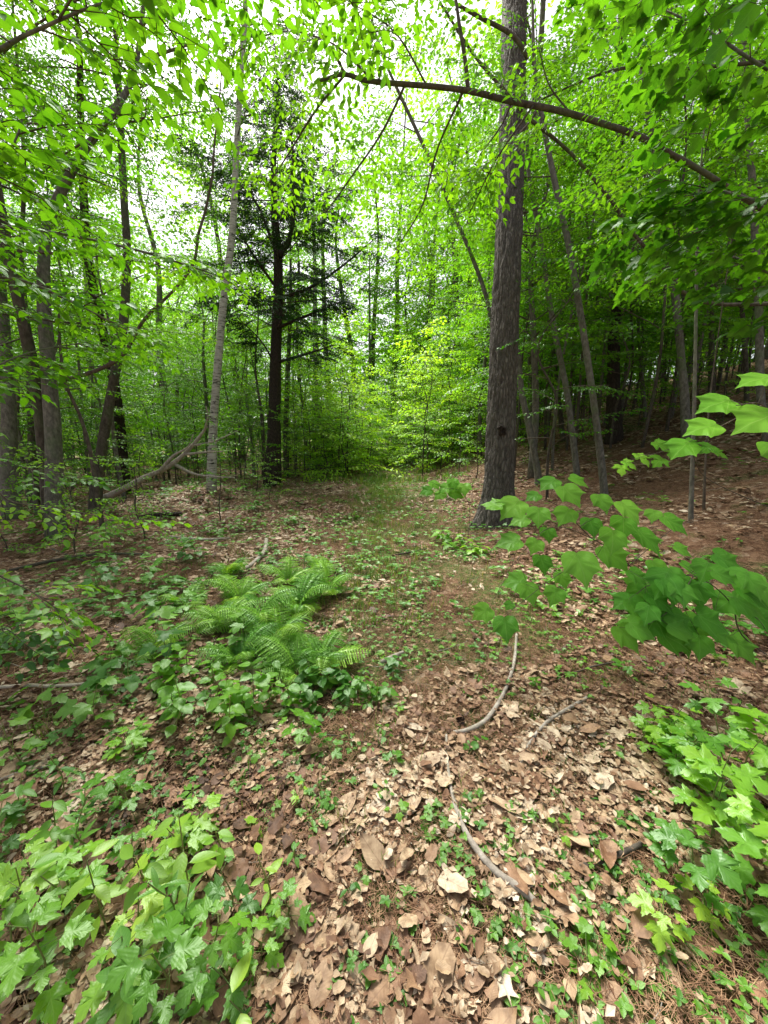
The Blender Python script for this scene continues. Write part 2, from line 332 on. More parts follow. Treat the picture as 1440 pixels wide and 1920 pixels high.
def litter_mat():
    m, t = mat('dead_leaf'); at_ = N(t, 'ShaderNodeAttribute', attribute_name='lp'); sp = N(t, 'ShaderNodeSeparateXYZ'); t.links.new(at_.outputs['Vector'], sp.inputs[0])
    r = ramp(t, [(0, (.05, .028, .017)), (.2, (.13, .068, .038)), (.42, (.27, .155, .09)), (.62, (.43, .31, .19)), (.82, (.57, .475, .34)), (1, (.68, .61, .49))]); t.links.new(sp.outputs[2], r.inputs[0])
    tc = N(t, 'ShaderNodeTexCoord'); ns = N(t, 'ShaderNodeTexNoise'); ns.inputs['Scale'].default_value = 30; ns.inputs['Detail'].default_value = 4; t.links.new(tc.outputs['Object'], ns.inputs[0])
    r2 = ramp(t, [(.35, (.45, .36, .3)), (.6, (1.05, 1.0, .95))]); t.links.new(ns.outputs[0], r2.inputs[0])
    c = mixc(t, .8, r.outputs[0], mixc(t, 1.0, r.outputs[0], r2.outputs[0], 'MULTIPLY'))
    ax = math_(t, 'ABSOLUTE', sp.outputs[0]); q = math_(t, 'MULTIPLY', math_(t, 'SUBTRACT', sp.outputs[1], ax), 10.0)
    f = math_(t, 'ABSOLUTE', math_(t, 'SUBTRACT', math_(t, 'FRACT', q), .5)); vv = math_(t, 'MAXIMUM', math_(t, 'MULTIPLY', math_(t, 'LESS_THAN', f, .1), .35), math_(t, 'LESS_THAN', ax, .012))
    c = mixc(t, math_(t, 'MULTIPLY', vv, .38), c, (.16, .085, .05))
    p = N(t, 'ShaderNodeBsdfPrincipled'); p.inputs['Roughness'].default_value = .6; p.inputs['Specular IOR Level'].default_value = .35; t.links.new(c, p.inputs[0])
    b = N(t, 'ShaderNodeBump'); b.inputs['Strength'].default_value = .5; b.inputs['Distance'].default_value = .004; t.links.new(math_(t, 'ADD', math_(t, 'MULTIPLY', f, .25), ns.outputs[0]), b.inputs['Height']); t.links.new(b.outputs[0], p.inputs['Normal'])
    o = N(t, 'ShaderNodeOutputMaterial'); t.links.new(p.outputs[0], o.inputs[0]); return m
M_LIT = litter_mat()
def simple(name, c0, c1, rough=.8, scale=20):
    m, t = mat(name); tc = N(t, 'ShaderNodeTexCoord'); ns = N(t, 'ShaderNodeTexNoise'); ns.inputs['Scale'].default_value = scale; t.links.new(tc.outputs['Object'], ns.inputs[0])
    r = ramp(t, [(.3, c0), (.7, c1)]); t.links.new(ns.outputs[0], r.inputs[0]); p = N(t, 'ShaderNodeBsdfPrincipled'); p.inputs['Roughness'].default_value = rough; t.links.new(r.outputs[0], p.inputs[0])
    o = N(t, 'ShaderNodeOutputMaterial'); t.links.new(p.outputs[0], o.inputs[0]); return m
M_NDL = simple('dead_needle', (.20, .09, .045), (.52, .33, .19))
M_CONE = simple('pine_cone_scale', (.03, .02, .015), (.10, .07, .05), .7, 60)
def ground_mat(name, path=False):
    m, t = mat(name); tc = N(t, 'ShaderNodeTexCoord'); P = tc.outputs['Object']
    n0 = N(t, 'ShaderNodeTexNoise'); n0.inputs['Scale'].default_value = 9; n0.inputs['Detail'].default_value = 5; t.links.new(P, n0.inputs[0])
    wp = N(t, 'ShaderNodeVectorMath'); wp.operation = 'MULTIPLY_ADD'; wp.inputs[1].default_value = (.12, .12, .12); t.links.new(n0.outputs['Color'], wp.inputs[0]); t.links.new(P, wp.inputs[2])
    v = N(t, 'ShaderNodeTexVoronoi'); v.inputs['Scale'].default_value = 15; t.links.new(wp.outputs[0], v.inputs['Vector'])
    sp = N(t, 'ShaderNodeSeparateColor'); t.links.new(v.outputs['Color'], sp.inputs[0])
    r = ramp(t, [(0, (.07, .037, .022)), (.35, (.13, .07, .04)), (.7, (.24, .145, .09)), (.9, (.40, .28, .19)), (1, (.52, .42, .32))]); t.links.new(sp.outputs[0], r.inputs[0])
    fine = N(t, 'ShaderNodeTexNoise'); fine.inputs['Scale'].default_value = 70; fine.inputs['Detail'].default_value = 6; fine.inputs['Roughness'].default_value = .7; t.links.new(P, fine.inputs[0])
    rf = ramp(t, [(.3, (.05, .024, .014)), (.5, (.125, .062, .035)), (.75, (.24, .15, .095))]); t.links.new(fine.outputs[0], rf.inputs[0])
    big = N(t, 'ShaderNodeTexNoise'); big.inputs['Scale'].default_value = .9; big.inputs['Detail'].default_value = 5; t.links.new(P, big.inputs[0])
    rb = ramp(t, [(.42, (0, 0, 0)), (.58, (1, 1, 1))]); t.links.new(big.outputs[0], rb.inputs[0])
    c = mixc(t, math_(t, 'MULTIPLY', rb.outputs[0], .85 if not path else .9), r.outputs[0], rf.outputs[0])
    g = N(t, 'ShaderNodeTexNoise'); g.inputs['Scale'].default_value = 1.7; g.inputs['Detail'].default_value = 8; g.inputs['Roughness'].default_value = .7; mpg = N(t, 'ShaderNodeMapping'); mpg.inputs['Location'].default_value = (7, 3, 1); t.links.new(P, mpg.inputs[0]); t.links.new(mpg.outputs[0], g.inputs[0])
    rg = ramp(t, [(.54 if not path else .44, (0, 0, 0)), (.66 if not path else .56, (1, 1, 1))]); t.links.new(g.outputs[0], rg.inputs[0])
    c = mixc(t, math_(t, 'MULTIPLY', rg.outputs[0], .75), c, (.06, .13, .025))
    h = math_(t, 'ADD', math_(t, 'MULTIPLY', v.outputs['Distance'], .8), fine.outputs[0])
    b = N(t, 'ShaderNodeBump'); b.inputs['Strength'].default_value = .8; b.inputs['Distance'].default_value = .03; t.links.new(h, b.inputs['Height'])
    p = N(t, 'ShaderNodeBsdfPrincipled'); p.inputs['Roughness'].default_value = .9; p.inputs['Specular IOR Level'].default_value = .15; t.links.new(c, p.inputs[0]); t.links.new(b.outputs[0], p.inputs['Normal'])
    o = N(t, 'ShaderNodeOutputMaterial'); t.links.new(p.outputs[0], o.inputs[0]); return m
M_GND = ground_mat('forest_floor'); M_PTH = ground_mat('path_floor', True)

# ------------------------------------------------------------ scene objects
def tag(o, label=None, cat=None, group=None, kind=None):
    for k, v in (('label', label), ('category', cat), ('group', group), ('kind', kind)):
        if v: o[k] = v
    return o
def empty(name, loc, label=None, cat=None, group=None):
    o = bpy.data.objects.new(name, None); col.objects.link(o); o.location = loc; o.empty_display_size = .2
    return tag(o, label, cat, group)
def copy_tree(o, parent=None):
    c = o.copy(); col.objects.link(c); c.parent = parent
    for ch in o.children: copy_tree(ch, c)
    return c

# ground
def grid_mesh(xs, ys, dz, name, m, zf=None):
    X, Y = np.meshgrid(xs, ys, indexing='ij'); Z = hgt(X, Y) + dz
    if zf is not None: Z = Z + zf(X, Y)
    nx, ny = len(xs), len(ys); V = np.stack([X, Y, Z], -1).reshape(-1, 3); i, j = np.meshgrid(np.arange(nx - 1), np.arange(ny - 1), indexing='ij'); a = (i * ny + j).ravel(); b = a + ny
    F = np.stack([np.stack([a, b, b + 1], -1), np.stack([a, b + 1, a + 1], -1)], 1).reshape(-1, 3)
    mb = MB(); mb.add(V, F); return mb.build(name, m)
s_ = np.linspace(-1, 1, 321); xs = 6.5 * s_ + 300 * np.sign(s_) * np.abs(s_) ** 7
s_ = np.linspace(0, 1, 300); ys = -14 + 34 * s_ + 330 * s_ ** 8
ys = np.concatenate([[-200, -80, -35], ys])
tag(grid_mesh(xs, ys, 0, 'forest_floor', M_GND), kind='structure')
def pathx(y): return 0.32 + 0.10 * np.sin(y * .25) - 0.0012 * np.clip(y - 12, 0, None) ** 2
ypt = np.concatenate([np.linspace(-2, 12, 180), np.linspace(12.2, 34, 90)])
mb = MB(); nU = 31; U = np.linspace(-1, 1, nU); Vp = []
for y in ypt:
    hw = 1.15 + .12 * math.sin(y * 2.1) + .08 * math.sin(y * 5.3 + 1); x = pathx(y) + U * hw
    Vp.append(np.stack([x, np.full(nU, y), hgt(x, np.full(nU, y)) + .014 - .045 * np.abs(U) ** 6], -1))
Vp = np.array(Vp).reshape(-1, 3); a = (np.arange(len(ypt) - 1)[:, None] * nU + np.arange(nU - 1)[None]).ravel()
mb.add(Vp, np.stack([np.stack([a, a + 1, a + 1 + nU], -1), np.stack([a, a + 1 + nU, a + nU], -1)], 1).reshape(-1, 3))
tag(mb.build('path', M_PTH), kind='structure')

rng = np.random.default_rng(100)
# leaf litter
def litter(n, r0, r1, size, templates, name, zup=.012, rbias=None):
    mb = MB(); r = r0 + (r1 - r0) * rng.random(n) ** 1.0; th = rng.uniform(-1.25, 1.25, n)
    x, y = r * np.sin(th), r * np.cos(th) - .1
    pn = vnoise(x * 1.3, y * 1.3, 0 * x); dp = np.abs(x - pathx(y))
    pn2 = vnoise(x * 4.1 + 3, y * 4.1, 0 * x)
    keep = rng.random(n) < np.clip(.16 + 1.4 * (pn - .4) + 1.6 * (pn2 - .5) + .4 * np.clip(dp - .6, 0, 1) + np.clip((2.3 - y) * .5, 0, .35) - .38 * (dp < .95) * (y > 2.2) - .5 * np.clip((x - 1.9) / 2, 0, 1) * (y > 3), .05, 1); x, y = x[keep], y[keep]; n = len(x)
    z = hgt(x, y) + rng.uniform(.004, zup * 2.2, n) * np.clip(1.4 - r[keep] * .02, .6, 1.4) + .012
    th = rng.uniform(0, 6.283, n); D = np.stack([np.cos(th), np.sin(th), rng.normal(0, .18, n)], -1); Nn = np.stack([rng.normal(0, .17, n), rng.normal(0, .17, n), np.ones(n)], -1)
    Nn[:, 2] *= np.where(rng.random(n) < .5, 1, -1)
    s = size * np.clip(rng.lognormal(-.15, .42, n), .3, 1.9) * (1 + .3 * np.clip((2.0 - y) / 1.2, 0, 1) * (rng.random(n) < .5)); Rm = frame(D, nrm(Nn)) * s[:, None, None]; rn = np.clip(.72 * rng.beta(2.0, 1.5, n) + .55 * (vnoise(x * 2.3, y * 2.3, 0 * x + 5) - .3) , 0, 1)
    pick = rng.integers(0, len(templates), n); P = np.stack([x, y, z], -1)
    for k, tm in enumerate(templates): q = pick == k; bake(mb, tm, P[q], Rm[q], rn[q])
    return mb.build(name, M_LIT)
FRAG = [(.16, .03), (.26, .12), (.25, .3), (.31, .42), (.24, .6), (.2, .78), (.08, .84), (0, .9)]
DT = [t_ovate(.3, .1, .08, 6, .02), t_ovate(.33, -.1, -.1, 6, .02), t_ovate(.22, .25, .06, 6, .03), t_ovate(.16, .2, -.12, 6, .03), t_fan(OAK, (0, .5), .1, .05, .15), t_ovate(.26, .2, -.2, 6, .03), t_ovate(.3, .05, .06, 6, .03), t_fan(MAPLE, (0, .25), .05, .1, -.2), t_fan(FRAG, (0, .4), .1, .1, .1), t_fan(FRAG, (0, .4), -.15, -.1, .05), t_ovate(.1, .8, -.2, 6, .02), t_fan([(.12, .05), (.05, .2), (.2, .3), (.16, .55), (.25, .7), (.03, .66), (0, .9)], (0, .4), .15, .1, .1)]
tag(litter(36000, .35, 3.2, .022, [t_ovate(.33, .3, .2, 3), t_fan(FRAG, (0, .4), .2, .2, .2)], 'leaf_litter', .016), 'small broken crumbs of dead leaf filling the gaps in the litter', 'leaf litter', kind='stuff')
tag(litter(88000, .35, 13, .060, DT, 'leaf_litter'), 'carpet of dry tan and rust fallen leaves over the near forest floor', 'leaf litter', kind='stuff')
tag(litter(30000, 8, 30, .12, [t_ovate(.27, .3, .2, 3), t_ovate(.25, -.3, -.2, 3)], 'leaf_litter'), 'thinner dry brown leaf litter on the far floor under the trees', 'leaf litter', kind='stuff')
# fallen needles
def needles(n):
    mb = MB(); r = .4 + 9 * rng.random(n); th = rng.uniform(-1.1, 1.1, n); x, y = r * np.sin(th), r * np.cos(th); z = hgt(x, y) + rng.uniform(.016, .046, n)
    th = rng.uniform(0, 6.283, n); d = np.stack([np.cos(th), np.sin(th), rng.normal(0, .1, n)], -1) * rng.uniform(.03, .075, n)[:, None]
    P = np.stack([x, y, z], -1); bake_seg(mb, np.column_stack([P, P + d, np.full(n, .0011), np.full(n, .0008)]), 0); return mb.build('pine_needles', M_NDL)
tag(needles(210000), 'thin rust coloured pine needles scattered among the dead leaves', 'needles', kind='stuff')

rng = np.random.default_rng(101)
# grass
def blades(mb, X, Y, h, wd=.0035, lean=.5, rn=None):
    n = len(X); k = 5; a = rng.uniform(0, 6.283, n); hh = h * rng.uniform(.5, 1.25, n); ln = lean * rng.uniform(.2, 1.3, n); t = np.linspace(0, 1, k)
    dx, dy = np.cos(a), np.sin(a); px, py = -dy, dx; V = np.empty((n, k, 2, 3)); Z = hgt(X, Y)
    for i, tt in enumerate(t):
        cx = X + dx * ln * hh * tt ** 2; cy_ = Y + dy * ln * hh * tt ** 2; cz = Z + hh * (tt - .35 * ln * tt ** 2); w_ = wd * (1 - tt ** 2 * .9)
        V[:, i, 0] = np.stack([cx - px * w_, cy_ - py * w_, cz], -1); V[:, i, 1] = np.stack([cx + px * w_, cy_ + py * w_, cz], -1)
    F = []
    for i in range(k - 1): a_ = 2 * i; F += [(a_, a_ + 1, a_ + 3), (a_, a_ + 3, a_ + 2)]
    F = np.array(F); A = np.zeros((n, 2 * k, 3)); A[..., 2] = (rng.random(n) if rn is None else rn)[:, None]
    mb.add(V.reshape(-1, 3), (F[None] + (np.arange(n) * 2 * k)[:, None, None]).reshape(-1, 3), 0, True, A.reshape(-1, 3))
mb = MB()
def tufts(nt_, cx, sx, y0, y1, h, per, wd=.003, pw=1.0):
    for _ in range(nt_):
        y = y0 + (y1 - y0) * rng.random() ** pw; x = pathx(y) + cx + rng.normal(0, sx); n = rng.integers(per // 2, per)
        blades(mb, x + rng.normal(0, .045, n), y + rng.normal(0, .045, n), h * rng.uniform(.6, 1.2), wd)
tufts(620, -.5, .36, 2.8, 15, .13, 26); tufts(330, .6, .5, 3, 14, .08, 20); tufts(260, -1.9, .8, 2.5, 10, .09, 20); tufts(460, .3, .9, .8, 3.4, .055, 24, .0015); tufts(60, .2, .8, 1.0, 4.0, .08, 16, .0018); tufts(24, -1.3, .45, 1.0, 3, .10, 22, .002); tufts(420, 0, 1.5, 12, 30, .28, 12, .009); tufts(150, -.1, .55, 4.5, 13, .10, 14, .003)
for (u, v, h, n) in [(690, 1330, .22, 26), (700, 1395, .16, 20), (640, 1560, .09, 60), (590, 1500, .08, 50), (860, 1530, .1, 34), (460, 1330, .12, 34), (215, 1290, .1, 30), (80, 1390, .1, 40), (100, 1370, .1, 40), (1290, 1310, .07, 40), (1040, 1560, .08, 40), (1040, 1440, .07, 34), (900, 1760, .07, 24), (700, 1620, .07, 30), (1070, 1480, .07, 34)]:
    p = gnd(u, v); blades(mb, p[0] + rng.normal(0, .05, n), p[1] + rng.normal(0, .05, n), h, .0022)
tag(mb.build('grass', M_GRS), 'fine green grass growing in tufts along the middle of the path', 'grass', kind='stuff')

# ground cover: small trefoil seedlings
def cover(n, r0, r1, size, name):
    mb = MB(); P = []; Rr = []; rn = []; S = []
    for _ in range(n):
        r = r0 + (r1 - r0) * rng.random(); th = rng.uniform(-1.1, 1.1); x, y = r * math.sin(th), r * math.cos(th)
        if vnoise(np.array(x * 1.1 + 9), np.array(y * 1.1), np.array(0.)) + .5 * vnoise(np.array(x * 4.), np.array(y * 4.), np.array(3.)) < (.70 if r < 3.5 else .60) or (x > 2.6 and rng.random() < .6): continue
        z = float(hgt(x, y)); hh = size * rng.uniform(1.0, 2.2); k = rng.integers(3, 6); a0 = rng.uniform(0, 6.28); top = np.array([x + rng.normal(0, .01), y + rng.normal(0, .01), z + hh])
        S.append([x, y, z, *top, .0012, .001]); rr = rng.random()
        for i in range(k):
            a = a0 + i * 6.283 / k + rng.normal(0, .2); d = np.array([math.cos(a), math.sin(a), rng.uniform(-.1, .35)]); P.append(top); Rr.append(frame(nrm(d)[None], np.array([[0, 0, 1.0]]) + rng.normal(0, .2, (1, 3)))[0] * size * rng.uniform(.7, 1.2)); rn.append(np.clip(rr + rng.normal(0, .1), 0, 1))
    bake(mb, t_ovate(.34, .12, -.1, 5), np.array(P), np.array(Rr), np.array(rn)); bake_seg(mb, np.array(S), 1); return mb.build(name, [M_SEE, B_STM])
tag(cover(5200, .7, 5, .025, 'ground_cover'), 'scattered tiny green seedlings low over the near leaf litter', 'ground cover', kind='stuff')
tag(cover(9500, 3.2, 20, .052, 'ground_cover'), 'low green seedlings covering the floor farther back beside the path', 'ground cover', kind='stuff')

rng = np.random.default_rng(102)
# ------------------------------------------------------------ trees
def limb_pts(p0, az, rise, ln, curve=.0, k=6, wob=.06):
    d = np.array([math.sin(az) * math.cos(rise), math.cos(az) * math.cos(rise), math.sin(rise)]); P = [np.array(p0, float)]
    for i in range(k):
        d = nrm(d + np.array([rng.normal(0, wob), rng.normal(0, wob), rng.normal(curve, wob * .6)])); P.append(P[-1] + d * ln / k)
    return np.array(P)
def crown_on(C, rr, spec):
    """limbs from the trunk centreline C with sprays along them -> (Fol, [limb polylines])"""
    items = []; limbs = []
    cum = np.concatenate([[0], np.cumsum(np.linalg.norm(np.diff(C, axis=0), axis=1))]); Ltot = cum[-1]
    for i in range(spec['n']):
        f = spec['lo'] + (spec['hi'] - spec['lo']) * ((i + rng.random() * .8) / spec['n']); s = f * Ltot; k = min(int(np.searchsorted(cum, s)), len(C) - 1)
        p0 = C[k]; az = spec.get('az', None); az = i * 2.4 + rng.normal(0, .3) if az is None else az + rng.normal(0, spec.get('azs', .8))
        ln = (spec['len'][0] + (spec['len'][1] - spec['len'][0]) * rng.random()) * (1 - spec.get('top', .5) * max(0, (f - spec['lo'])) / (1.0001 - spec['lo']))
        P = limb_pts(p0, az, R_(rng.uniform(*spec['rise'])), ln, spec.get('curve', -.03), 6); limbs.append((P, min(rr[k] * .45, .003 + ln * .007)))
        ns = max(1, int(spec['spr'] * ln / spec['len'][1] + .5))
        for j in range(ns):
            t = .14 + .86 * (j + rng.random()) / ns; q = t * 6; a = min(int(q), 5); p = P[a] * (1 - q + a) + P[a + 1] * (q - a) if q < 6 else P[6]
            d = nrm(P[a + 1] - P[a]); sg = 1 if j % 2 else -1; an = sg * R_(rng.uniform(10, 65)) if t < .92 else 0
            d = rotz(an) @ d; d[2] = d[2] * .5 + rng.normal(-.05, .12); items.append((spec['S'][rng.integers(len(spec['S']))], orient(nrm(d), spec.get('tilt', .22)) * rng.uniform(.7, 1.1) * spec.get('sc', 1), p))
    # leader sprays
    for j in range(spec.get('lead', 3)): items.append((spec['S'][0], orient(nrm(np.array([rng.normal(), rng.normal(), .6]))) * spec.get('sc', 1), C[-1]))
    return place(items), limbs
def grow(parent, C, rr, spec, mleaf, mbark, tm, origin, sides=5):
    fol, limbs = crown_on(C, rr, spec); mb = MB(); bake(mb, tm, fol.P, fol.R, fol.rnd, 0); bake_seg(mb, fol.S, 1)
    for P, r in limbs: tube(mb, P, np.linspace(r, .003, len(P)), sides, 8, 1, cap=False)
    return mb.build('crown', [mleaf, mbark], parent, origin)
TREES = []
def tree_px(name, pts, label, cat, mbark, spec=None, mleaf=None, tm=L_LOW, ext=4.0, sides=12, group=None, base=None, disp=.06, flare=1.25, n=None, dfn=None):
    """pts: (u, v, depth, width_px) from the base up; base on the ground"""
    P = [at(u, v, D) for u, v, D, w_ in pts]; r = [w_ / FPX * D / 2 * offax(u) for u, v, D, w_ in pts]
    b = P[0].copy(); g = float(hgt(b[0], b[1])); 
    if b[2] > g + .02:
        d = P[0] - P[1]; d = d / abs(d[2]); q = P[0] + d * (b[2] - g) * .6; q = np.array([q[0], q[1], float(hgt(q[0], q[1])) - .08]); P.insert(0, q); r.insert(0, r[0] * flare)
    else: P[0] = np.array([b[0], b[1], g - .08]); r[0] *= flare
    if ext:
        d = nrm(P[-1] - P[-2]); d = nrm(d * .6 + np.array([0, 0, .6])); P.append(P[-1] + d * ext * .5); r.append(r[-1] * .6); P.append(P[-1] + d * ext * .5); r.append(r[-1] * .2)
    o = P[0].copy(); o[2] += .08; e = empty(name, o, label, cat, group); mb = MB()
    C = tube(mb, P, r, sides, n or 40, 0, dfn or knob_disp(disp, rng.random() * 9)); mb.build('trunk', mbark, e, o); rr = np.interp(np.linspace(0, 1, len(C)), np.linspace(0, 1, len(r)), r)
    if spec: grow(e, C, rr, spec, mleaf, B_TWG, tm, o)
    TREES.append((o[0], o[1], .5)); return e, o, C, rr
def branch_px(e, o, pts, mbark, name='branch', sides=8, disp=.12, n=None):
    P = [at(u, v, D) for u, v, D, w_ in pts]; r = [max(w_, 1.2) / FPX * D / 2 * offax(u) for u, v, D, w_ in pts]; mb = MB(); C = tube(mb, P, r, sides, n or len(P) * 5, 0, knob_disp(disp, rng.random() * 9)); mb.build(name, mbark, e, o); return C
def sprays_along(parts, C, n, S, sc_=1.0, t0=.15, updown=0, side=(20, 80)):
    L = len(C) - 1
    for j in range(n):
        t = t0 + (1 - t0) * (j + rng.random()) / n; a = min(int(t * L), L - 1); p = C[a] + (C[a + 1] - C[a]) * (t * L - a); d = nrm(C[a + 1] - C[a]); an = (1 if j % 2 else -1) * R_(rng.uniform(*side)); d = rotz(an) @ d
        d[2] = d[2] * .3 + rng.normal(updown, .15); parts.append((S[rng.integers(len(S))], orient(nrm(d), .25) * sc_ * rng.uniform(.75, 1.15), p))

US = dict(n=22, lo=.2, hi=1, len=(.8, 1.7), rise=(5, 35), spr=5, S=SP_BEECH, curve=-.02)
# --- the big pine
def pine_disp(th, L, rr):
    a = th * 11 / 6.283 * 2; ns = vnoise(np.cos(th) * 3.5 + 5, np.sin(th) * 3.5, L * 2.2)
    u = vnoise(np.cos(th) * 9 + 3, np.sin(th) * 9, L * 5); v = vnoise(np.cos(th) * 22, np.sin(th) * 22 + 9, L * 16)
    rt = np.exp(-L / .26) * (.17 * np.maximum(0, np.cos(th * 3 + 1.1)) + .05 * np.cos(th * 5))
    return .03 * (ns - .5) - .026 * (1 - np.abs(2 * u - 1)) ** 4 + .014 * (v - .5) + rt
e, o, C, rr = tree_px('pine_tree', [(930, 1010, 6.15, 66), (936, 900, 6.15, 60), (942, 720, 6.2, 58), (952, 480, 6.4, 55), (959, 280, 6.8, 53), (963, 100, 7.3, 51), (966, -60, 7.8, 49)],
    'massive straight grey pine trunk with furrowed bark beside the path', 'pine tree', B_PINE, ext=10, sides=110, n=420, flare=1.25, dfn=pine_disp)
# knot hole on its trunk
mb = MB(); kp = C[np.argmin(np.abs(C[:, 2] - at(935, 806, 6.1)[2]))]; 
for dx, dz, rx, rz, dep in [(-.06, 0, .05, .06, .262), (-.09, .035, .03, .03, .27), (-.03, -.04, .03, .03, .268)]:
    ring = []
    k = 14; c0 = kp + np.array([dx, -dep, dz]); Vv = [c0 + [0, .02, 0]]
    for q_, (fr, yo) in enumerate([(.55, -.004), (.8, -.022), (1.1, -.012), (1.3, .02)]):
        for i in range(k): a = i / k * 6.283; j_ = 1 + .25 * math.sin(a * 3 + dx * 90); Vv.append(c0 + np.array([rx * fr * j_ * math.cos(a), yo, rz * fr * j_ * math.sin(a)]))
    Ff = [(0, 1 + i, 1 + (i + 1) % k) for i in range(k)]
    for q_ in range(3):
        for i in range(k): A_, B_ = 1 + q_ * k + i, 1 + q_ * k + (i + 1) % k; Ff += [(A_, A_ + k, B_ + k), (A_, B_ + k, B_)]
    mb.add(Vv, Ff)
mb.build('knot', B_HEM, e, o)
for i, (u0, v0, u1, v1) in enumerate([(978, 400, 1035, 372), (975, 250, 1015, 190), (938, 330, 880, 300), (962, 430, 1010, 440)]): branch_px(e, o, [(u0, v0, 6.5, 5), ((u0 + u1) / 2, (v0 + v1) / 2 + 6, 6.4, 3), (u1, v1, 6.2, 1.5)], B_TWG)
# --- the hemlock
HS = dict(n=64, lo=.30, hi=1, len=(1.8, 4.0), rise=(-8, 32), spr=11, S=SP_HEM, curve=-.02, top=.6, tilt=.3)
e, o, C, rr = tree_px('hemlock_tree', [(511, 915, 12.3, 30), (514, 800, 12.3, 26), (518, 640, 12.4, 22), (522, 500, 12.6, 19), (512, 340, 13.0, 12), (520, 200, 13.5, 8)],
    'dark hemlock with feathery needles standing left of the path', 'hemlock tree', B_HEM, HS, M_HEM, L_NEE, ext=1.5, disp=.1)
itH = []
for pts in [[(524, 480, 12.4, 12), (545, 440, 12.5, 10), (552, 340, 12.8, 7), (545, 240, 13, 4)], [(522, 560, 12.3, 8), (580, 540, 12.0, 6), (640, 500, 11.6, 4), (700, 450, 11.4, 2)], [(520, 615, 12.3, 7), (580, 590, 12, 5), (640, 565, 11.7, 2)], [(518, 680, 12.3, 6), (570, 665, 12, 5), (625, 648, 11.6, 2)], [(518, 540, 12.3, 6), (470, 470, 12, 5), (430, 400, 11.8, 2)], [(519, 690, 12.3, 4), (490, 640, 12, 3), (450, 600, 11.7, 1.5)], [(520, 480, 12.5, 7), (480, 380, 12.6, 5), (430, 330, 12.8, 2)]]:
    Cb = branch_px(e, o, pts, B_HEM); sprays_along(itH, Cb, 9, SP_HEM, .9, .3, -.1)
f = place(itH); mb = MB(); bake(mb, L_NEE, f.P, f.R, f.rnd); bake_seg(mb, f.S, 1); mb.build('crown', [M_HEM, B_TWG], e, o)
# --- birch
e, o, C, rr = tree_px('birch_tree', [(397, 935, 9.6, 18), (400, 800, 9.6, 17), (409, 680, 9.6, 16), (420, 560, 9.7, 15), (436, 430, 9.9, 14), (444, 270, 10.3, 12), (453, 120, 10.8, 12), (460, 10, 11.2, 11)],
    'slim white birch with peeling banded bark left of the hemlock', 'birch tree', B_BIR, dict(n=26, lo=.45, hi=1, len=(1.2, 3.0), rise=(5, 45), spr=6, S=SP_CAN), M_CAN, ext=5, disp=.04)
rng = np.random.default_rng(103)
# --- left trunks
LEFT = [
 ('beech_tree', [(102, 950, 6.0, 42), (100, 820, 6.0, 36), (90, 680, 6.0, 33), (82, 540, 6.1, 30), (88, 430, 6.2, 25), (120, 350, 6.3, 22), (160, 280, 6.4, 16), (215, 205, 6.6, 15), (255, 120, 6.8, 11)], 'grey smooth trunk at left whose top bends right into a heavy bough', B_GRY, 1.0),
 ('maple_tree', [(18, 900, 7.4, 40), (16, 760, 7.4, 34), (5, 600, 7.5, 30), (-12, 400, 7.8, 26), (-20, 200, 8.2, 26)], 'broad mottled trunk cut by the left edge of the photograph', B_GRY, 4),
 ('maple_tree', [(62, 880, 9.5, 22), (60, 760, 9.5, 20), (52, 640, 9.6, 16), (40, 480, 9.8, 12), (45, 300, 10, 9)], 'narrow dark trunk between the two broad grey trunks at left', B_BRN, 4),
 ('birch_tree', [(180, 925, 8.4, 28), (193, 830, 8.4, 23), (208, 740, 8.4, 20), (230, 620, 8.5, 20), (238, 480, 8.7, 17), (233, 380, 8.9, 16), (226, 240, 9.2, 14), (221, 120, 9.5, 11)], 'dark peeling trunk leaning right with a paler bare top', B_BRN, 5)]
for nm, pts, lab, bm, ex in LEFT:
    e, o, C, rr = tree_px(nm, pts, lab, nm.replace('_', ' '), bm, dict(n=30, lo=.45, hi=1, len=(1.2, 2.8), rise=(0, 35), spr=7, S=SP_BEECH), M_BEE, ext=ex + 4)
    if nm == 'beech_tree':
        branch_px(e, o, [(255, 125, 6.8, 11), (268, 112, 6.8, 9), (310, 98, 6.7, 7), (355, 84, 6.6, 4)], B_GRY); branch_px(e, o, [(215, 215, 6.6, 5), (245, 215, 6.5, 4), (268, 222, 6.4, 4), (272, 205, 6.4, 3), (245, 178, 6.4, 2)], B_TWG)
        branch_px(e, o, [(210, 215, 6.6, 6), (240, 175, 6.7, 5), (290, 155, 6.8, 2)], B_TWG)
# --- winding understory stem left of centre
e, o, C, rr = tree_px('beech_sapling', [(178, 900, 6.2, 10), (168, 840, 6.2, 9), (150, 780, 6.2, 8), (122, 715, 6.1, 7), (112, 640, 6.1, 6), (105, 560, 6.1, 5), (60, 500, 6, 3)], 'thin dark sapling with a long sinuous branch sweeping up to the right', 'sapling', B_TWG, dict(n=9, lo=.5, hi=1, len=(.8, 1.5), rise=(0, 25), spr=5, S=SP_BEECH), M_BEE, ext=0)
Cb = branch_px(e, o, [(122, 712, 6.1, 9), (180, 695, 6.0, 10), (230, 665, 5.9, 10), (270, 600, 5.8, 7), (325, 545, 5.6, 6), (362, 495, 5.5, 6), (372, 440, 5.4, 6), (385, 395, 5.4, 6), (398, 330, 5.3, 5), (402, 270, 5.3, 4), (412, 180, 5.2, 3), (420, 60, 5.2, 2)], B_TWG, n=70)
it = []; sprays_along(it, Cb, 16, SP_BEECH, .8, .1); f = place(it); mb = MB(); bake(mb, L_LOW, f.P, f.R, f.rnd); bake_seg(mb, f.S, 1); mb.build('crown', [M_BEE, B_TWG], e, o)
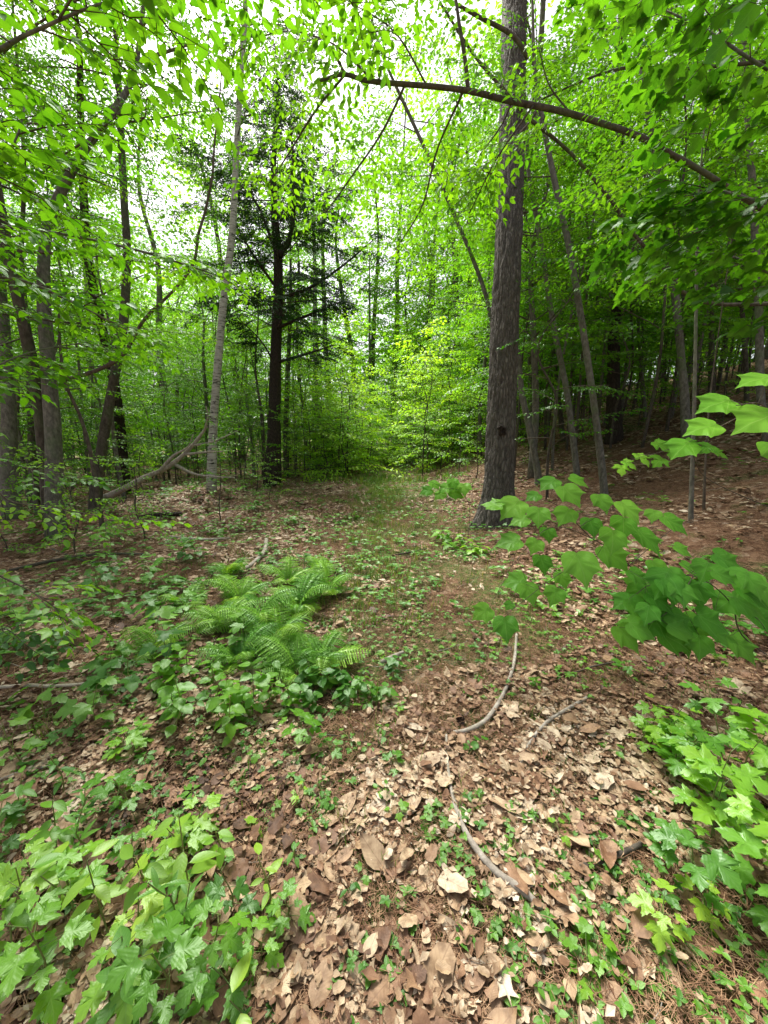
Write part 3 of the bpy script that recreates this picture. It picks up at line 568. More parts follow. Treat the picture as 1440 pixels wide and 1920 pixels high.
# --- far trunks behind the hemlock
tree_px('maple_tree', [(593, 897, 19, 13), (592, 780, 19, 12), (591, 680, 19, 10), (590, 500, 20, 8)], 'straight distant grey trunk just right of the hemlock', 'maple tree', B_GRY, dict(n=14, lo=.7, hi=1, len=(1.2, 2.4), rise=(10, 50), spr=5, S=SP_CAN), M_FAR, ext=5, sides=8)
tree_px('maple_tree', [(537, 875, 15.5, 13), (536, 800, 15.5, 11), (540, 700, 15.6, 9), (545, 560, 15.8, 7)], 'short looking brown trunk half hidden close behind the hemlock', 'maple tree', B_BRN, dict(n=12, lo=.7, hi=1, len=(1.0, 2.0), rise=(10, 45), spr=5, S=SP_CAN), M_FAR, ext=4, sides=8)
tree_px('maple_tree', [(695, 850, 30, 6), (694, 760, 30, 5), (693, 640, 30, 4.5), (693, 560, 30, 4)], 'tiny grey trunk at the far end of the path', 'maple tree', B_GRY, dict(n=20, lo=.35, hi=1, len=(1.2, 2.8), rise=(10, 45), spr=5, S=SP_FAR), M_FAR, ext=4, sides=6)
# --- right stems
RS = dict(n=12, lo=.45, hi=1, len=(.8, 1.7), rise=(5, 40), spr=5, S=SP_BEECH)
RIGHT = [
 ([(1133, 925, 6.6, 17), (1122, 820, 6.6, 15), (1098, 650, 6.6, 14), (1070, 480, 6.7, 13), (1040, 340, 6.8, 12), (1018, 230, 6.9, 10), (1003, 140, 7, 8)], 'pale bowed sapling arching left over the slope behind the big leaves', B_GRY),
 ([(1080, 872, 8.2, 14), (1062, 730, 8.2, 12), (1036, 600, 8.3, 11), (1012, 440, 8.4, 10), (992, 330, 8.5, 8)], 'slim grey stem leaning left next to the bowed sapling', B_GRY),
 ([(1152, 800, 10.2, 34), (1150, 700, 10.2, 27), (1154, 560, 10.3, 25), (1160, 420, 10.5, 22), (1162, 280, 10.8, 20), (1160, 130, 11, 16)], 'stout dark trunk standing high on the right slope', B_HEM),
 ([(1285, 850, 8.0, 20), (1280, 700, 8.0, 18), (1262, 520, 8.1, 17), (1240, 360, 8.2, 15), (1215, 210, 8.4, 13), (1195, 60, 8.7, 10)], 'tall grey stem curving left near the right hand saplings', B_GRY),
 ([(1292, 1010, 4.3, 10), (1299, 850, 4.3, 9), (1303, 700, 4.3, 8), (1306, 520, 4.35, 7), (1309, 380, 4.4, 5)], 'very thin pale sapling rising straight from the big green leaves', B_GRY),
 ([(1430, 950, 7.0, 22), (1428, 760, 7.0, 19), (1422, 560, 7.1, 18), (1408, 300, 7.3, 16), (1395, 80, 7.6, 13)], 'grey trunk against the right edge of the photograph', B_GRY),
 ([(1335, 760, 10, 14), (1334, 640, 10, 12), (1330, 480, 10, 11), (1325, 300, 10.3, 9)], 'dark upright stem midway between the right edge and tall curving stem', B_BRN),
 ([(1008, 885, 8.6, 14), (992, 800, 8.6, 13), (976, 715, 8.6, 12), (965, 560, 8.7, 8)], 'short leaning stem emerging right beside the big pine', B_GRY),
 ([(1000, 830, 11, 10), (996, 700, 11, 10), (988, 560, 11, 9), (985, 400, 11.4, 7)], 'upright thin stem just right of the pine, farther up the slope', B_BRN),
 ([(1055, 845, 12, 9), (1046, 730, 12, 8), (1030, 600, 12.2, 7), (1020, 450, 12.4, 6)], 'thin far stem between two leaning grey saplings', B_BRN),
 ([(1320, 965, 4.5, 6), (1322, 880, 4.5, 5), (1330, 760, 4.6, 4), (1345, 640, 4.7, 3)], 'short dark whip of a sapling beside the thin pale one', B_TWG),
 ([(1400, 760, 9, 12), (1396, 640, 9, 11), (1380, 480, 9.1, 10), (1350, 300, 9.3, 8), (1290, 100, 9.6, 5)], 'sloping grey stem crossing the upper right leaves', B_BRN),
 ([(1210, 800, 11, 8), (1200, 660, 11, 7), (1190, 500, 11, 6), (1170, 320, 11.2, 5)], 'spindly stem just right of the stout dark trunk', B_GRY)]
for pts, lab, bm in RIGHT:
    thin = pts[0][3] < 9
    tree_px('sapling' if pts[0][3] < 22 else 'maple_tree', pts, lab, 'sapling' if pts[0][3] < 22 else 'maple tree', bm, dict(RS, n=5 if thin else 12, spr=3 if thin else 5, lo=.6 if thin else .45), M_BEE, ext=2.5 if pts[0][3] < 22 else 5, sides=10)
# leaning thin tree behind the pine
tree_px('sapling', [(930, 700, 9, 8), (915, 570, 9, 9), (872, 450, 8.9, 8), (815, 320, 8.8, 8), (765, 210, 8.8, 7), (720, 110, 8.8, 5), (690, 10, 8.8, 4)], 'long thin tree leaning far left out from behind the pine', 'sapling', B_GRY, dict(RS, n=26, lo=.45, len=(1.0, 2.2)), M_BEE, ext=1, sides=8)

rng = np.random.default_rng(104)
# --- near trees outside the frame whose boughs reach in
def near_tree(name, base, r, hgt_, label, bark_, boughs, S, tm, mleaf, n_spr, scs=1.0, lean=(0, 0)):
    b = np.array([base[0], base[1], float(hgt(*base)) - .1]); top = b + np.array([lean[0], lean[1], hgt_]); e = empty(name, b + [0, 0, .1], label, 'tree'); o = b + [0, 0, .1]; mb = MB()
    mid = [b + (top - b) * t + np.array([.05 * math.sin(t * 5), .05 * math.cos(t * 4), 0]) for t in (0, .25, .5, .75, 1)]; tube(mb, mid, [r * 1.3, r, r * .85, r * .6, r * .2], 14, 40, 0, knob_disp(.06, 3)); mb.build('trunk', bark_, e, o)
    it = []
    for k, pts in enumerate(boughs):
        P = [at(*q[:3]) for q in pts]; rad = [q[3] / FPX * q[2] / 2 * .85 for q in pts]; jo = min(max((P[0][2] - b[2]) * .8, .6), hgt_ * .9); st = b + (top - b) * (jo / hgt_); P = [st] + P; rad = [rad[0] * 1.35] + rad; mb = MB(); Cc = tube(mb, P, rad, 9, len(P) * 7, 0, knob_disp(.14, k)); mb.build('branch', bark_, e, o)
        q = pts[0]; sprays_along(it, Cc, n_spr[k], S, scs, .15, -.05)
    f = place(it); mb = MB(); bake(mb, tm, f.P, f.R, f.rnd); bake_seg(mb, f.S, 1); mb.build('crown', [mleaf, B_TWG], e, o); return e, o
e, o = near_tree('maple_tree', (5.2, 3.4), .14, 9, 'maple outside the right edge whose long bare bough crosses the pine', B_BRN,
    [[(1620, 500, 3.7, 11), (1450, 405, 3.7, 11), (1322, 325, 3.6, 10), (1260, 290, 3.55, 11), (1200, 257, 3.5, 12), (1070, 213, 3.45, 12), (960, 190, 3.4, 12), (860, 167, 3.4, 11), (700, 153, 3.4, 9), (645, 140, 3.4, 8), (598, 152, 3.4, 5)],
     [(1290, 128, 4.0, 6), (1195, 125, 4, 6), (1120, 141, 3.9, 5), (1015, 186, 3.8, 3)],
     [(1340, 570, 4.9, 7), (1240, 495, 4.7, 7), (1180, 428, 4.6, 7), (1145, 375, 4.5, 7), (1070, 287, 4.4, 7), (990, 220, 4.3, 7), (950, 175, 4.2, 7), (890, 105, 4.1, 6), (825, 5, 4, 5)]],
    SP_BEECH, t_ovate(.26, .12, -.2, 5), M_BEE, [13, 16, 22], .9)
itM = []
for pts in [[(645, 142, 3.4, 5), (590, 210, 3.7, 4), (540, 290, 4.0, 3), (500, 350, 4.3, 2)], [(760, 158, 3.4, 5), (715, 250, 3.8, 4), (660, 330, 4.2, 3), (610, 400, 4.6, 2)], [(700, 152, 3.4, 4), (620, 80, 3.3, 3), (520, 60, 3.4, 2), (440, 100, 3.5, 2)], [(870, 168, 3.4, 5), (820, 280, 3.9, 4), (790, 390, 4.3, 3), (740, 470, 4.7, 2)], [(1000, 198, 3.4, 4), (930, 300, 3.6, 3), (880, 400, 3.9, 2)], [(800, 160, 3.4, 4), (740, 60, 3.2, 3), (650, 0, 3.2, 2)]]:
    Cb = branch_px(e, o, pts, B_BRN); sprays_along(itM, Cb, 14, SP_SMALL, .95, .25, -.05)
f = place(itM); mb = MB(); bake(mb, t_ovate(.26, .12, -.2, 5), f.P, f.R, f.rnd); bake_seg(mb, f.S, 1); mb.build('crown', [M_BRT, B_TWG], e, o)
for pts in [[(878, 168, 3.4, 9), (872, 110, 3.35, 8), (862, 50, 3.3, 7), (852, -20, 3.3, 6)], [(990, 110, 4.3, 8), (960, 66, 4.2, 8), (895, 30, 4.1, 7), (815, -15, 4, 5)], [(648, 140, 3.4, 5), (634, 114, 3.4, 6)], [(960, 190, 3.4, 4), (940, 235, 3.5, 3), (900, 290, 3.6, 2)], [(1070, 213, 3.45, 4), (1030, 160, 3.4, 3), (1010, 90, 3.3, 2)]]: branch_px(e, o, pts, B_BRN)
near_tree('beech_tree', (-2.9, 1.4), .10, 7, 'young beech beyond the left edge with leafy boughs over the corner', B_GRY,
    [[(-150, 150, 1.6, 10), (60, 60, 1.5, 7), (180, 10, 1.5, 5), (300, -20, 1.6, 3)], [(-150, 330, 2.0, 10), (-20, 330, 2.0, 7), (30, 260, 2.0, 4), (50, 180, 2.1, 3)], [(-200, 560, 2.4, 8), (0, 520, 2.5, 6), (120, 560, 2.7, 4), (240, 620, 2.9, 3)],
     [(-200, 760, 2.4, 6), (-40, 700, 2.5, 5), (60, 660, 2.7, 3), (170, 640, 2.9, 2)], [(-150, -60, 1.9, 8), (150, -90, 1.8, 6), (420, -70, 1.9, 5), (640, -30, 2.0, 3)], [(-150, 420, 2.6, 8), (60, 430, 2.8, 6), (260, 470, 3.1, 5), (420, 520, 3.4, 3)]],
    SP_SMALL, L_OV, M_BRT, [13, 12, 16, 16, 18, 22], 1.05)
near_tree('maple_tree', (3.1, 1.5), .09, 7, 'young maple beyond the right edge with leaves hanging in the corner', B_GRY,
    [[(1600, 200, 2.2, 9), (1440, 130, 2.2, 7), (1330, 60, 2.3, 5), (1250, 20, 2.4, 3)], [(1600, 420, 2.3, 8), (1430, 380, 2.4, 6), (1330, 360, 2.6, 4), (1240, 420, 2.8, 3)], [(1600, 0, 1.7, 8), (1420, -60, 1.8, 6), (1250, -70, 1.9, 5), (1150, -60, 2.0, 3)], [(1600, 560, 2.6, 6), (1460, 520, 2.8, 5), (1370, 480, 3.1, 3), (1260, 470, 3.4, 2)]],
    SP_MAP, L_MAPLOW, M_BEE, [12, 20, 10, 14], 1.05)

rng = np.random.default_rng(105)
# --- prototypes for the wood behind
def proto(Ht, r, spec, mb_, ml, tm, name, lean=.3, sides=8):
    P = [np.array([lean * (t ** 2) * rng.normal(0, 1) + rng.normal(0, .04), rng.normal(0, .04) + lean * .5 * t * rng.normal(), Ht * t - .1]) for t in np.linspace(0, 1, 6)]; P[0][:2] = 0
    rad = [r * 1.2, r, r * .85, r * .65, r * .4, r * .12]; e = empty(name, (0, 0, 0)); mb = MB(); C = tube(mb, P, rad, sides, 24, 0, knob_disp(.06, rng.random() * 9)); mb.build('trunk', mb_, e)
    rr = np.interp(np.linspace(0, 1, len(C)), np.linspace(0, 1, 6), rad); grow(e, C, rr, spec, ml, B_TWG, tm, (0, 0, 0), 4); return e
PR_SAP = [proto(rng.uniform(4.5, 7), rng.uniform(.025, .045), dict(n=20, lo=.16, hi=1, len=(.8, 1.6), rise=(5, 35), spr=4, S=SP_BEECH), [B_GRY, B_BRN][i % 2], M_CAN, L_LOW, 'sapling') for i in range(5)]
PR_LOW = [proto(rng.uniform(1.6, 2.8), .014, dict(n=13, lo=.12, hi=1, len=(.5, 1.0), rise=(0, 35), spr=3, S=SP_SMALL), B_BRN, [M_CAN, M_FAR][i % 2], L_LOW, 'young_beech', .15, 5) for i in range(4)]
PR_TALL = [proto(rng.uniform(14, 18), rng.uniform(.10, .17), dict(n=30, lo=.34, hi=1, len=(1.8, 3.6), rise=(15, 50), spr=8, S=SP_CAN, top=.4), [B_GRY, B_BRN, B_HEM][i % 3], M_CAN, L_DIA, 'maple_tree', .9) for i in range(4)]
PR_BRT = [proto(rng.uniform(1.8, 3.8), .014, dict(n=20, lo=.08, hi=1, len=(.6, 1.3), rise=(0, 35), spr=4, S=SP_SMALL), B_BRN, M_GLO, L_LOW, 'young_beech', .15, 5) for i in range(3)]
PR_RGT = [proto(rng.uniform(3.5, 6.5), rng.uniform(.018, .03), dict(n=20, lo=.2, hi=1, len=(.7, 1.5), rise=(0, 35), spr=4, S=SP_BEECH), B_BRN, M_BKL, L_LOW, 'sapling') for i in range(3)]
PR_MID = [proto(rng.uniform(8.5, 12), rng.uniform(.06, .10), dict(n=28, lo=.26, hi=1, len=(1.8, 3.6), rise=(5, 40), spr=8, S=SP_BEECH, top=.4), [B_GRY, B_BRN][i % 2], M_BRT, L_LOW, 'beech_tree', .5) for i in range(3)]
PR_FAR = [proto(rng.uniform(12, 17), rng.uniform(.09, .15), dict(n=46, lo=.06, hi=1, len=(1.4, 3.4), rise=(0, 45), spr=5, S=SP_FAR, top=.4), [B_GRY, B_BRN][i % 2], M_FAR, L_DIA, 'maple_tree', .8) for i in range(4)]
PR_POLE = [proto(rng.uniform(8, 11), rng.uniform(.024, .042), dict(n=15, lo=.2, hi=1, len=(.9, 2.0), rise=(10, 45), spr=5, S=SP_CAN), [B_BRN, B_GRY, B_BRN, B_BRN][i % 4], M_CAN, L_DIA, 'sapling', .6) for i in range(4)]
used = set()
def put(protos, x, y, label, cat, group, s=1.0, rz=None):
    p = protos[rng.integers(len(protos))]
    if id(p) not in used: used.add(id(p)); c = p
    else: c = copy_tree(p)
    c.location = (x, y, float(hgt(x, y))); c.rotation_euler = (rng.normal(0, .03), rng.normal(0, .03), rng.uniform(0, 6.28) if rz is None else rz); c.scale = (s, s, s)
    tag(c, label, cat, group); return c
ZN = [(-50, 'beyond the left edge trunk'), (110, 'beside the bent grey trunk'), (240, 'behind the dark leaning trunk'), (390, 'behind the slanting fallen treetop'), (500, 'between birch and hemlock'), (620, 'just right of the hemlock'), (760, 'at the end of the path'), (900, 'left of the big pine'), (1010, 'right behind the big pine'), (1130, 'behind the bowed sapling'), (1240, 'around the stout dark trunk'), (1330, 'by the tall curving stem'), (9999, 'towards the right edge')]
def zone(x, y):
    D = y * math.cos(PITCH); u = 720 + x / max(D, .1) * FPX; return next(t for k, t in ZN if u < k) + (', nearer row' if y < 13 else ', deeper in' if y < 20 else ', far back')
def scatter(n, xr, yr, sep, ok, protos, label, cat, group, s=(.85, 1.15)):
    k = 0; tries = 0
    while k < n and tries < n * 60:
        tries += 1; x, y = rng.uniform(*xr), rng.uniform(*yr)
        if not ok(x, y) or any((x - a) ** 2 + (y - b) ** 2 < (sep + 0 * c) ** 2 for a, b, c in TREES): continue
        TREES.append((x, y, sep)); zz = zone(x, y); put(protos, x, y, label + ' ' + zz, cat, group + ' ' + zz, rng.uniform(*s)); k += 1
infr = lambda x, y: abs(x) < y * 1.12 + 1.5
off = lambda m: (lambda x, y: abs(x - float(pathx(y))) > max(m, (y - 9) * .22 if m > 2 else m) and infr(x, y))
for x, y, sc_, lab in [(3.4, 11.7, .9, 'tall maple added for shade straight behind the big pine'), (-7.6, 11.2, .95, 'tall maple added for shade straight behind the dark leaning trunk')]:
    put(PR_TALL, x, y, lab, 'maple tree', None, sc_); TREES.append((x, y, .6))  # tall maples added so their crowns shade the ground
for k, (x, y, sc_, lab) in enumerate([(-1.0, 37, 1.9, 'very tall pale maple in the middle of the far opening'), (2.9, 31, 1.7, 'very tall pale maple right of the far opening'), (-4.8, 35, 1.8, 'very tall pale maple behind the hemlock'), (4.6, 25, 1.45, 'very tall pale maple seen left of the big pine'), (1.2, 39, 2.0, 'tallest far maple above the end of the path'), (-8.5, 34, 1.8, 'very tall pale maple between birch and hemlock'), (-11, 30, 1.7, 'very tall pale maple above the birch'), (-13, 24, 1.5, 'very tall pale maple behind the dark leaning trunk'), (-18, 25, 1.6, 'very tall pale maple behind the bent grey trunk'), (8, 25, 1.6, 'very tall pale maple behind the bowed sapling'), (6.5, 31, 1.7, 'very tall pale maple behind the big pine'), (-2.8, 40, 2.0, 'tall far maple over the hemlock top'), (3.4, 35, 1.9, 'tall far maple over the right side of the path')]):
    put(PR_FAR, x, y, lab, 'maple tree', None, sc_); TREES.append((x, y, .6))
rng = np.random.default_rng(106)
# mid canopy trees whose boughs overhang the path; left edge beech added for shade
for x, y, lab in [(-5.7, 6.4, 'beech with low layered boughs behind the bent grey trunk'), (3.6, 9.4, 'beech behind the big pine with boughs over the path'), (-7.0, 15.5, 'beech far behind the birch'), (3.6, 14.5, 'bright beech right of the path before its far end'), (-5.7, 5.3, 'beech added at the left edge to shade the floor'), (6.5, 6.6, 'beech on the near right slope'), (4.6, 19.5, 'bright beech right of the far end of the path')]:
    put(PR_MID, x, y, lab, 'beech tree', None, rng.uniform(.85, 1.1)); TREES.append((x, y, .6))
for x, y, lab in [(-4.1, 4.9, 'leafy young beech in front of the bent grey trunk'), (-3.6, 5.6, 'young beech screening the dark leaning trunk base'), (-5.3, 5.2, 'young beech in front of the edge trunk'), (-3.0, 6.9, 'young beech at the root end of the fallen treetop'), (-6.4, 6.3, 'young beech between the two broad grey trunks'), (-4.7, 7.2, 'young beech deeper in behind the bent trunk'), (-2.6, 8.6, 'low young beech in front of the birch')]:
    put(PR_LOW, x, y, lab, 'young beech', None, rng.uniform(.5, .75)); TREES.append((x, y, .3))
hole = lambda x, y: not (-.68 < x / y < -.40)
clear = lambda m: (lambda x, y: off(m)(x, y) and not (-.68 < x / y < -.17 and y < 13.2))
oh = lambda m: (lambda x, y: off(m)(x, y) and hole(x, y) and not (-.68 < x / y < -.17 and y < 13.2))
scatter(54, (3.2, 16), (7.5, 19), .45, off(3), PR_POLE, 'slender bare stem on the right slope', 'sapling', 'slender stems crowding the right slope')
scatter(18, (2.6, 14), (7.0, 18), .45, off(2.4), PR_SAP, 'leafy sapling on the right slope', 'sapling', 'leafy saplings on the right slope')
scatter(44, (-17, -3.4), (7.5, 20), .6, clear(2.6), PR_SAP, 'leafy sapling in the left thicket', 'sapling', 'leafy saplings left of the path')
scatter(22, (-18, -3.2), (9, 22), .7, oh(3), PR_POLE, 'slender stem in the left thicket', 'sapling', 'slender stems left of the path')
scatter(56, (-14, -1.7), (10, 22), .4, lambda x, y: off(1.7)(x, y) and not (x > -4.5 and y > 13), PR_LOW, 'low young beech in the left thicket', 'young beech', 'young beeches left of the path')
scatter(46, (3.5, 18), (10.5, 22), .5, off(2.6), PR_RGT, 'backlight tinted sapling on the right slope', 'sapling', 'backlight tinted saplings on the right slope')
scatter(50, (1.8, 13), (8.5, 22), .4, off(1.5), PR_LOW, 'low young beech', 'young beech', 'young beeches right of the path')
scatter(12, (-24, 24), (15, 26), 1.6, lambda x, y: oh(4.6)(x, y) and not (3 < x < 14 and y < 20), PR_TALL, 'tall maple', 'maple tree', 'tall maples over the thicket', (.8, 1.1))
scatter(120, (-5, 5.5), (15, 25), .5, lambda x, y: abs(x - float(pathx(y))) > 1.2 - .3 * max(0, y - 18), PR_BRT, 'glow tinted young beech', 'young beech', 'glow tinted young beeches at the path end', (.8, 1.9))
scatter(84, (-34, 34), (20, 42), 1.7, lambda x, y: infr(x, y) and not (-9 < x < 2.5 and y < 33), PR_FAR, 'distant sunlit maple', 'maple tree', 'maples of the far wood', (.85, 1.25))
for p in PR_SAP + PR_LOW + PR_TALL + PR_FAR + PR_POLE + PR_MID + PR_BRT + PR_RGT:
    if id(p) not in used:
        for ch in list(p.children): bpy.data.objects.remove(ch)
        bpy.data.objects.remove(p)
rng = np.random.default_rng(107)
# the far wood as one mass
it = []
for _ in range(2600):
    a = rng.uniform(-1.05, 1.05); r = rng.uniform(42, 56); x, y = r * math.sin(a), r * math.cos(a); z = float(hgt(x, y)) + rng.uniform(0, 17) * (1 - .25 * rng.random())
    it.append((SP_FAR[rng.integers(5)], orient(nrm(rng.normal(0, 1, 3) * [1, 1, .3]), .5) * rng.uniform(1.6, 2.8), np.array([x, y, z])))
f = place(it); mb = MB(); bake(mb, L_DIA, f.P, f.R, f.rnd)
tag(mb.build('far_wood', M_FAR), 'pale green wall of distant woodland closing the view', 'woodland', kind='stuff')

rng = np.random.default_rng(108)
# ------------------------------------------------------------ fallen wood
def stick(name, pts, label, cat, m, group=None, lift=.034, parts=(), sides=9, disp=.18):
    """pts: (u, v, width_px, height above ground)"""
    P = []; r = []
    for u, v, w_, h in pts:
        g = gnd(u, v) if h == 0 else None
        if g is None:
            # a point lifted off the ground, found above its neighbour's distance
            g = P[-1] * 0 + at(u, v, h)
        D = np.dot(g - CAM, [0, math.cos(PITCH), -math.sin(PITCH)]); rad = w_ / FPX * D / 2 * offax(u) * .85
        if h == 0: g = g + [0, 0, rad * .7 + lift]
        P.append(g); r.append(rad)
    o = P[0]; e = empty(name, o, label, cat, group); mb = MB(); tube(mb, P, r, sides, len(P) * 6, 0, knob_disp(disp, rng.random() * 9)); mb.build('stem', m, e, o)
    for q in parts:
        PP = [at(u, v, D) for u, v, D, w_ in q]; mb = MB(); tube(mb, PP, [w_ / FPX * D / 2 for u, v, D, w_ in q], 6, len(q) * 6, 0, knob_disp(.15, rng.random() * 9)); mb.build('branch', m, e, o)
    return e
stick('fallen_tree', [(188, 945, 20, 0), (225, 920, 18, 7.6), (270, 896, 15, 7.5), (310, 878, 13, 7.4), (345, 852, 10, 7.3), (372, 822, 8, 7.2), (388, 800, 5, 7.1)], 'bleached fallen treetop slanting up from the left floor', 'fallen tree', B_DED,
    parts=[[(345, 852, 7.3, 7), (385, 848, 7.1, 4), (420, 846, 6.9, 2)], [(330, 872, 7.35, 7), (370, 890, 7.0, 4), (440, 896, 6.7, 2)], [(365, 835, 7.2, 5), (400, 828, 7, 3), (445, 808, 6.8, 1.5)], [(384, 805, 7.1, 4), (390, 780, 7, 3), (386, 762, 6.9, 2)], [(300, 884, 7.4, 8), (325, 855, 7.3, 5), (352, 838, 7.2, 3), (362, 815, 7.1, 2)]])
stick('fallen_branch', [(968, 1200, 6, 0), (965, 1240, 7, 0), (958, 1275, 8, 0), (940, 1320, 9, 0), (912, 1362, 10, 0), (880, 1382, 11, 0), (850, 1388, 8, 0)], 'curved grey branch lying bowed on the path', 'fallen branch', B_DED)
stick('fallen_branch', [(1100, 1322, 8, 0), (1065, 1342, 9, 0), (1030, 1365, 10, 0), (1008, 1385, 9, 0), (985, 1420, 7, 0), (975, 1450, 5, 0)], 'pale stick right of the bowed grey branch', 'fallen branch', B_DED)
stick('fallen_branch', [(836, 1395, 6, 0), (838, 1440, 7, 0), (845, 1500, 8, 0), (862, 1560, 12, 0), (890, 1612, 15, 0), (930, 1660, 17, 0), (975, 1695, 19, 0), (1012, 1725, 14, 0)], 'long half buried root like stick winding down the foreground', 'fallen branch', B_DED, lift=.036)
stick('fallen_branch', [(-10, 1302, 11, 0), (60, 1300, 10, 0), (85, 1298, 10, 0), (140, 1296, 9, 0), (200, 1290, 7, 0)], 'peeled whitish stick lying at the left edge', 'fallen branch', B_PAL)
stick('fallen_branch', [(500, 1018, 9, 0), (497, 1040, 11, 0), (480, 1060, 10, 0), (462, 1075, 9, 0)], 'short hooked grey stick behind the ferns', 'fallen branch', B_DED)
stick('fallen_branch', [(320, 1012, 7, 0), (380, 1018, 8, 0), (430, 1015, 6, 0)], 'straight weathered branch lying across the left floor', 'fallen branch', B_DED)
stick('fallen_branch', [(20, 1078, 10, 0), (90, 1062, 12, 0), (160, 1050, 10, 0), (220, 1046, 7, 0), (270, 1045, 5, 0)], 'dark mossy branch under the left shade', 'fallen branch', B_BRN)
stick('fallen_branch', [(100, 1036, 5, 0), (150, 1055, 6, 0), (180, 1062, 6, 0), (210, 1060, 5, 0)], 'thin crossing branch on the dark left floor', 'fallen branch', B_BRN)
stick('fallen_branch', [(0, 1480, 9, 0), (40, 1468, 9, 0), (80, 1455, 7, 0), (115, 1446, 5, 0)], 'slim grey stick near the lower left edge', 'fallen branch', B_DED)
stick('fallen_log', [(262, 976, 9, 0), (300, 972, 12, 0), (340, 970, 12, 0)], 'short rotting dark log behind the left undergrowth', 'fallen log', B_HEM)
stick('fallen_branch', [(715, 1253, 10, 0), (735, 1246, 16, 0), (755, 1236, 9, 0)], 'stubby chunk of rotten wood beside the round leaved shrub', 'fallen branch', B_DED)
stick('fallen_branch', [(1085, 1645, 14, 0), (1150, 1625, 14, 0), (1215, 1595, 12, 0)], 'brown stick under the small lime maples', 'fallen branch', B_BRN)
stick('fallen_branch', [(1075, 1275, 4, 0), (1110, 1262, 5, 0), (1160, 1250, 4, 0)], 'thin brown stick on the right needle floor', 'fallen branch', B_BRN)
stick('fallen_branch', [(735, 1048, 4, 0), (770, 1042, 4, 0), (800, 1034, 3, 0)], 'thin twig crossing the path near the pine', 'fallen branch', B_BRN)
for k in range(110):
    r = rng.uniform(.9, 7.5); th = rng.uniform(-.8, .8); x, y = r * math.sin(th), r * math.cos(th); a = rng.uniform(0, 6.28); L = rng.uniform(.12, .4); P = []
    for t in np.linspace(-.5, .5, 5): q = np.array([x + math.cos(a) * L * t + rng.normal(0, .01), y + math.sin(a) * L * t + rng.normal(0, .01)]); P.append([q[0], q[1], float(hgt(*q)) + rng.uniform(.025, .04)])
    mb = MB(); tube(mb, P, np.linspace(.0035, .0015, 5) * rng.uniform(.5, 1.4), 5, 12, 0, knob_disp(.2, k)); ob = mb.build('fallen_twig', [B_BRN, B_DED][k % 2], None, P[2]); ob.location = P[2]
    tag(ob, 'small dry twig lying loose on the leaf litter', 'twig', 'twigs strewn on the leaf litter')
# pine cones
for (u, v, lab) in [(1300, 1610, 'brown pine cone under the right maple bush'), (862, 1358, 'dark pine cone at the end of the bowed branch'), (1050, 1150, 'dark pine cone on the shaded needles by the big leaves')]:
    p = gnd(u, v, .03); mb = MB(); ax = nrm([rng.normal(), rng.normal(), .15]); X = nrm(np.cross(ax, [0, 0, 1.0])); Yv = np.cross(ax, X)
    tube(mb, [p - ax * .035, p, p + ax * .035], [.008, .014, .004], 8, 8); P = []; Rr = []
    for i in range(60):
        t = i / 60; a = i * 2.4; rad = .020 * math.sin(math.pi * (t * .85 + .1)); dr = X * math.cos(a) + Yv * math.sin(a); P.append(p + ax * (.035 - t * .07) + dr * rad * .4); Rr.append(frame(nrm(dr + ax * .5)[None], ax[None])[0] * .02)
    bake(mb, t_ovate(.45, .1, .1, 4), np.array(P), np.array(Rr), rng.random(60)); ob = mb.build('pine_cone', M_CONE, None, p); ob.location = p; tag(ob, lab, 'pine cone')

rng = np.random.default_rng(109)
# ------------------------------------------------------------ plants
def fern_frond(p0, az, L, arch, mb):
    """one frond: rachis with leaflets that each carry small lobes"""
    k = 25; d = np.array([math.sin(az), math.cos(az), 0]); P = []
    for t in np.linspace(0, 1, k): P.append(p0 + d * L * (.10 * t + .58 * t ** 1.6) + np.array([0, 0, L * arch * (1.25 * t - .62 * t ** 2.6)]))
    P = np.array(P); T = nrm(np.gradient(P, axis=0)); side = nrm(np.cross(d, [0, 0, 1.0])); tube(mb, P, np.linspace(.0022, .0006, k), 4, k, 1, cap=False)
    LP = []; LR = []; r0 = rng.random()
    for i in range(5, k):
        t = (i - 5) / (k - 5); ln = L * rng.uniform(.23, .29) * (math.sin(math.pi * min(.999, (.22 + .78 * t))) ** .8) + .008
        for s in (-1, 1):
            dd = nrm(side * s + T[i] * .35 + np.array([0, 0, -.12 + rng.normal(0, .06)])); nv = np.cross(side, T[i]); nv = nv if nv[2] > 0 else -nv
            LP.append(P[i]); LR.append(frame(nrm(dd)[None], (nrm(nv) + rng.normal(0, .12, 3))[None])[0] * ln)
    return LP, LR, r0
def fern(u, v, n, L, lab, az0=None, spread=6.28):
    p = gnd(u, v); e = empty('fern', p, lab, 'fern', 'ferns in the patch beside the path'); n += 5
    for i in range(n):
        mb = MB(); az = (i / n) * spread + rng.normal(0, .25) + (0 if az0 is None else az0 - spread / 2); LP, LR, r0 = fern_frond(p + [0, 0, -.01], az, L * rng.uniform(.5, 1.05), rng.uniform(.4, .95), mb)
        bake(mb, L_PIN, np.array(LP), np.array(LR), np.clip(r0 + rng.normal(0, .1, len(LP)), 0, 1)); mb.build('frond', [M_FRN, B_STM], e, p)
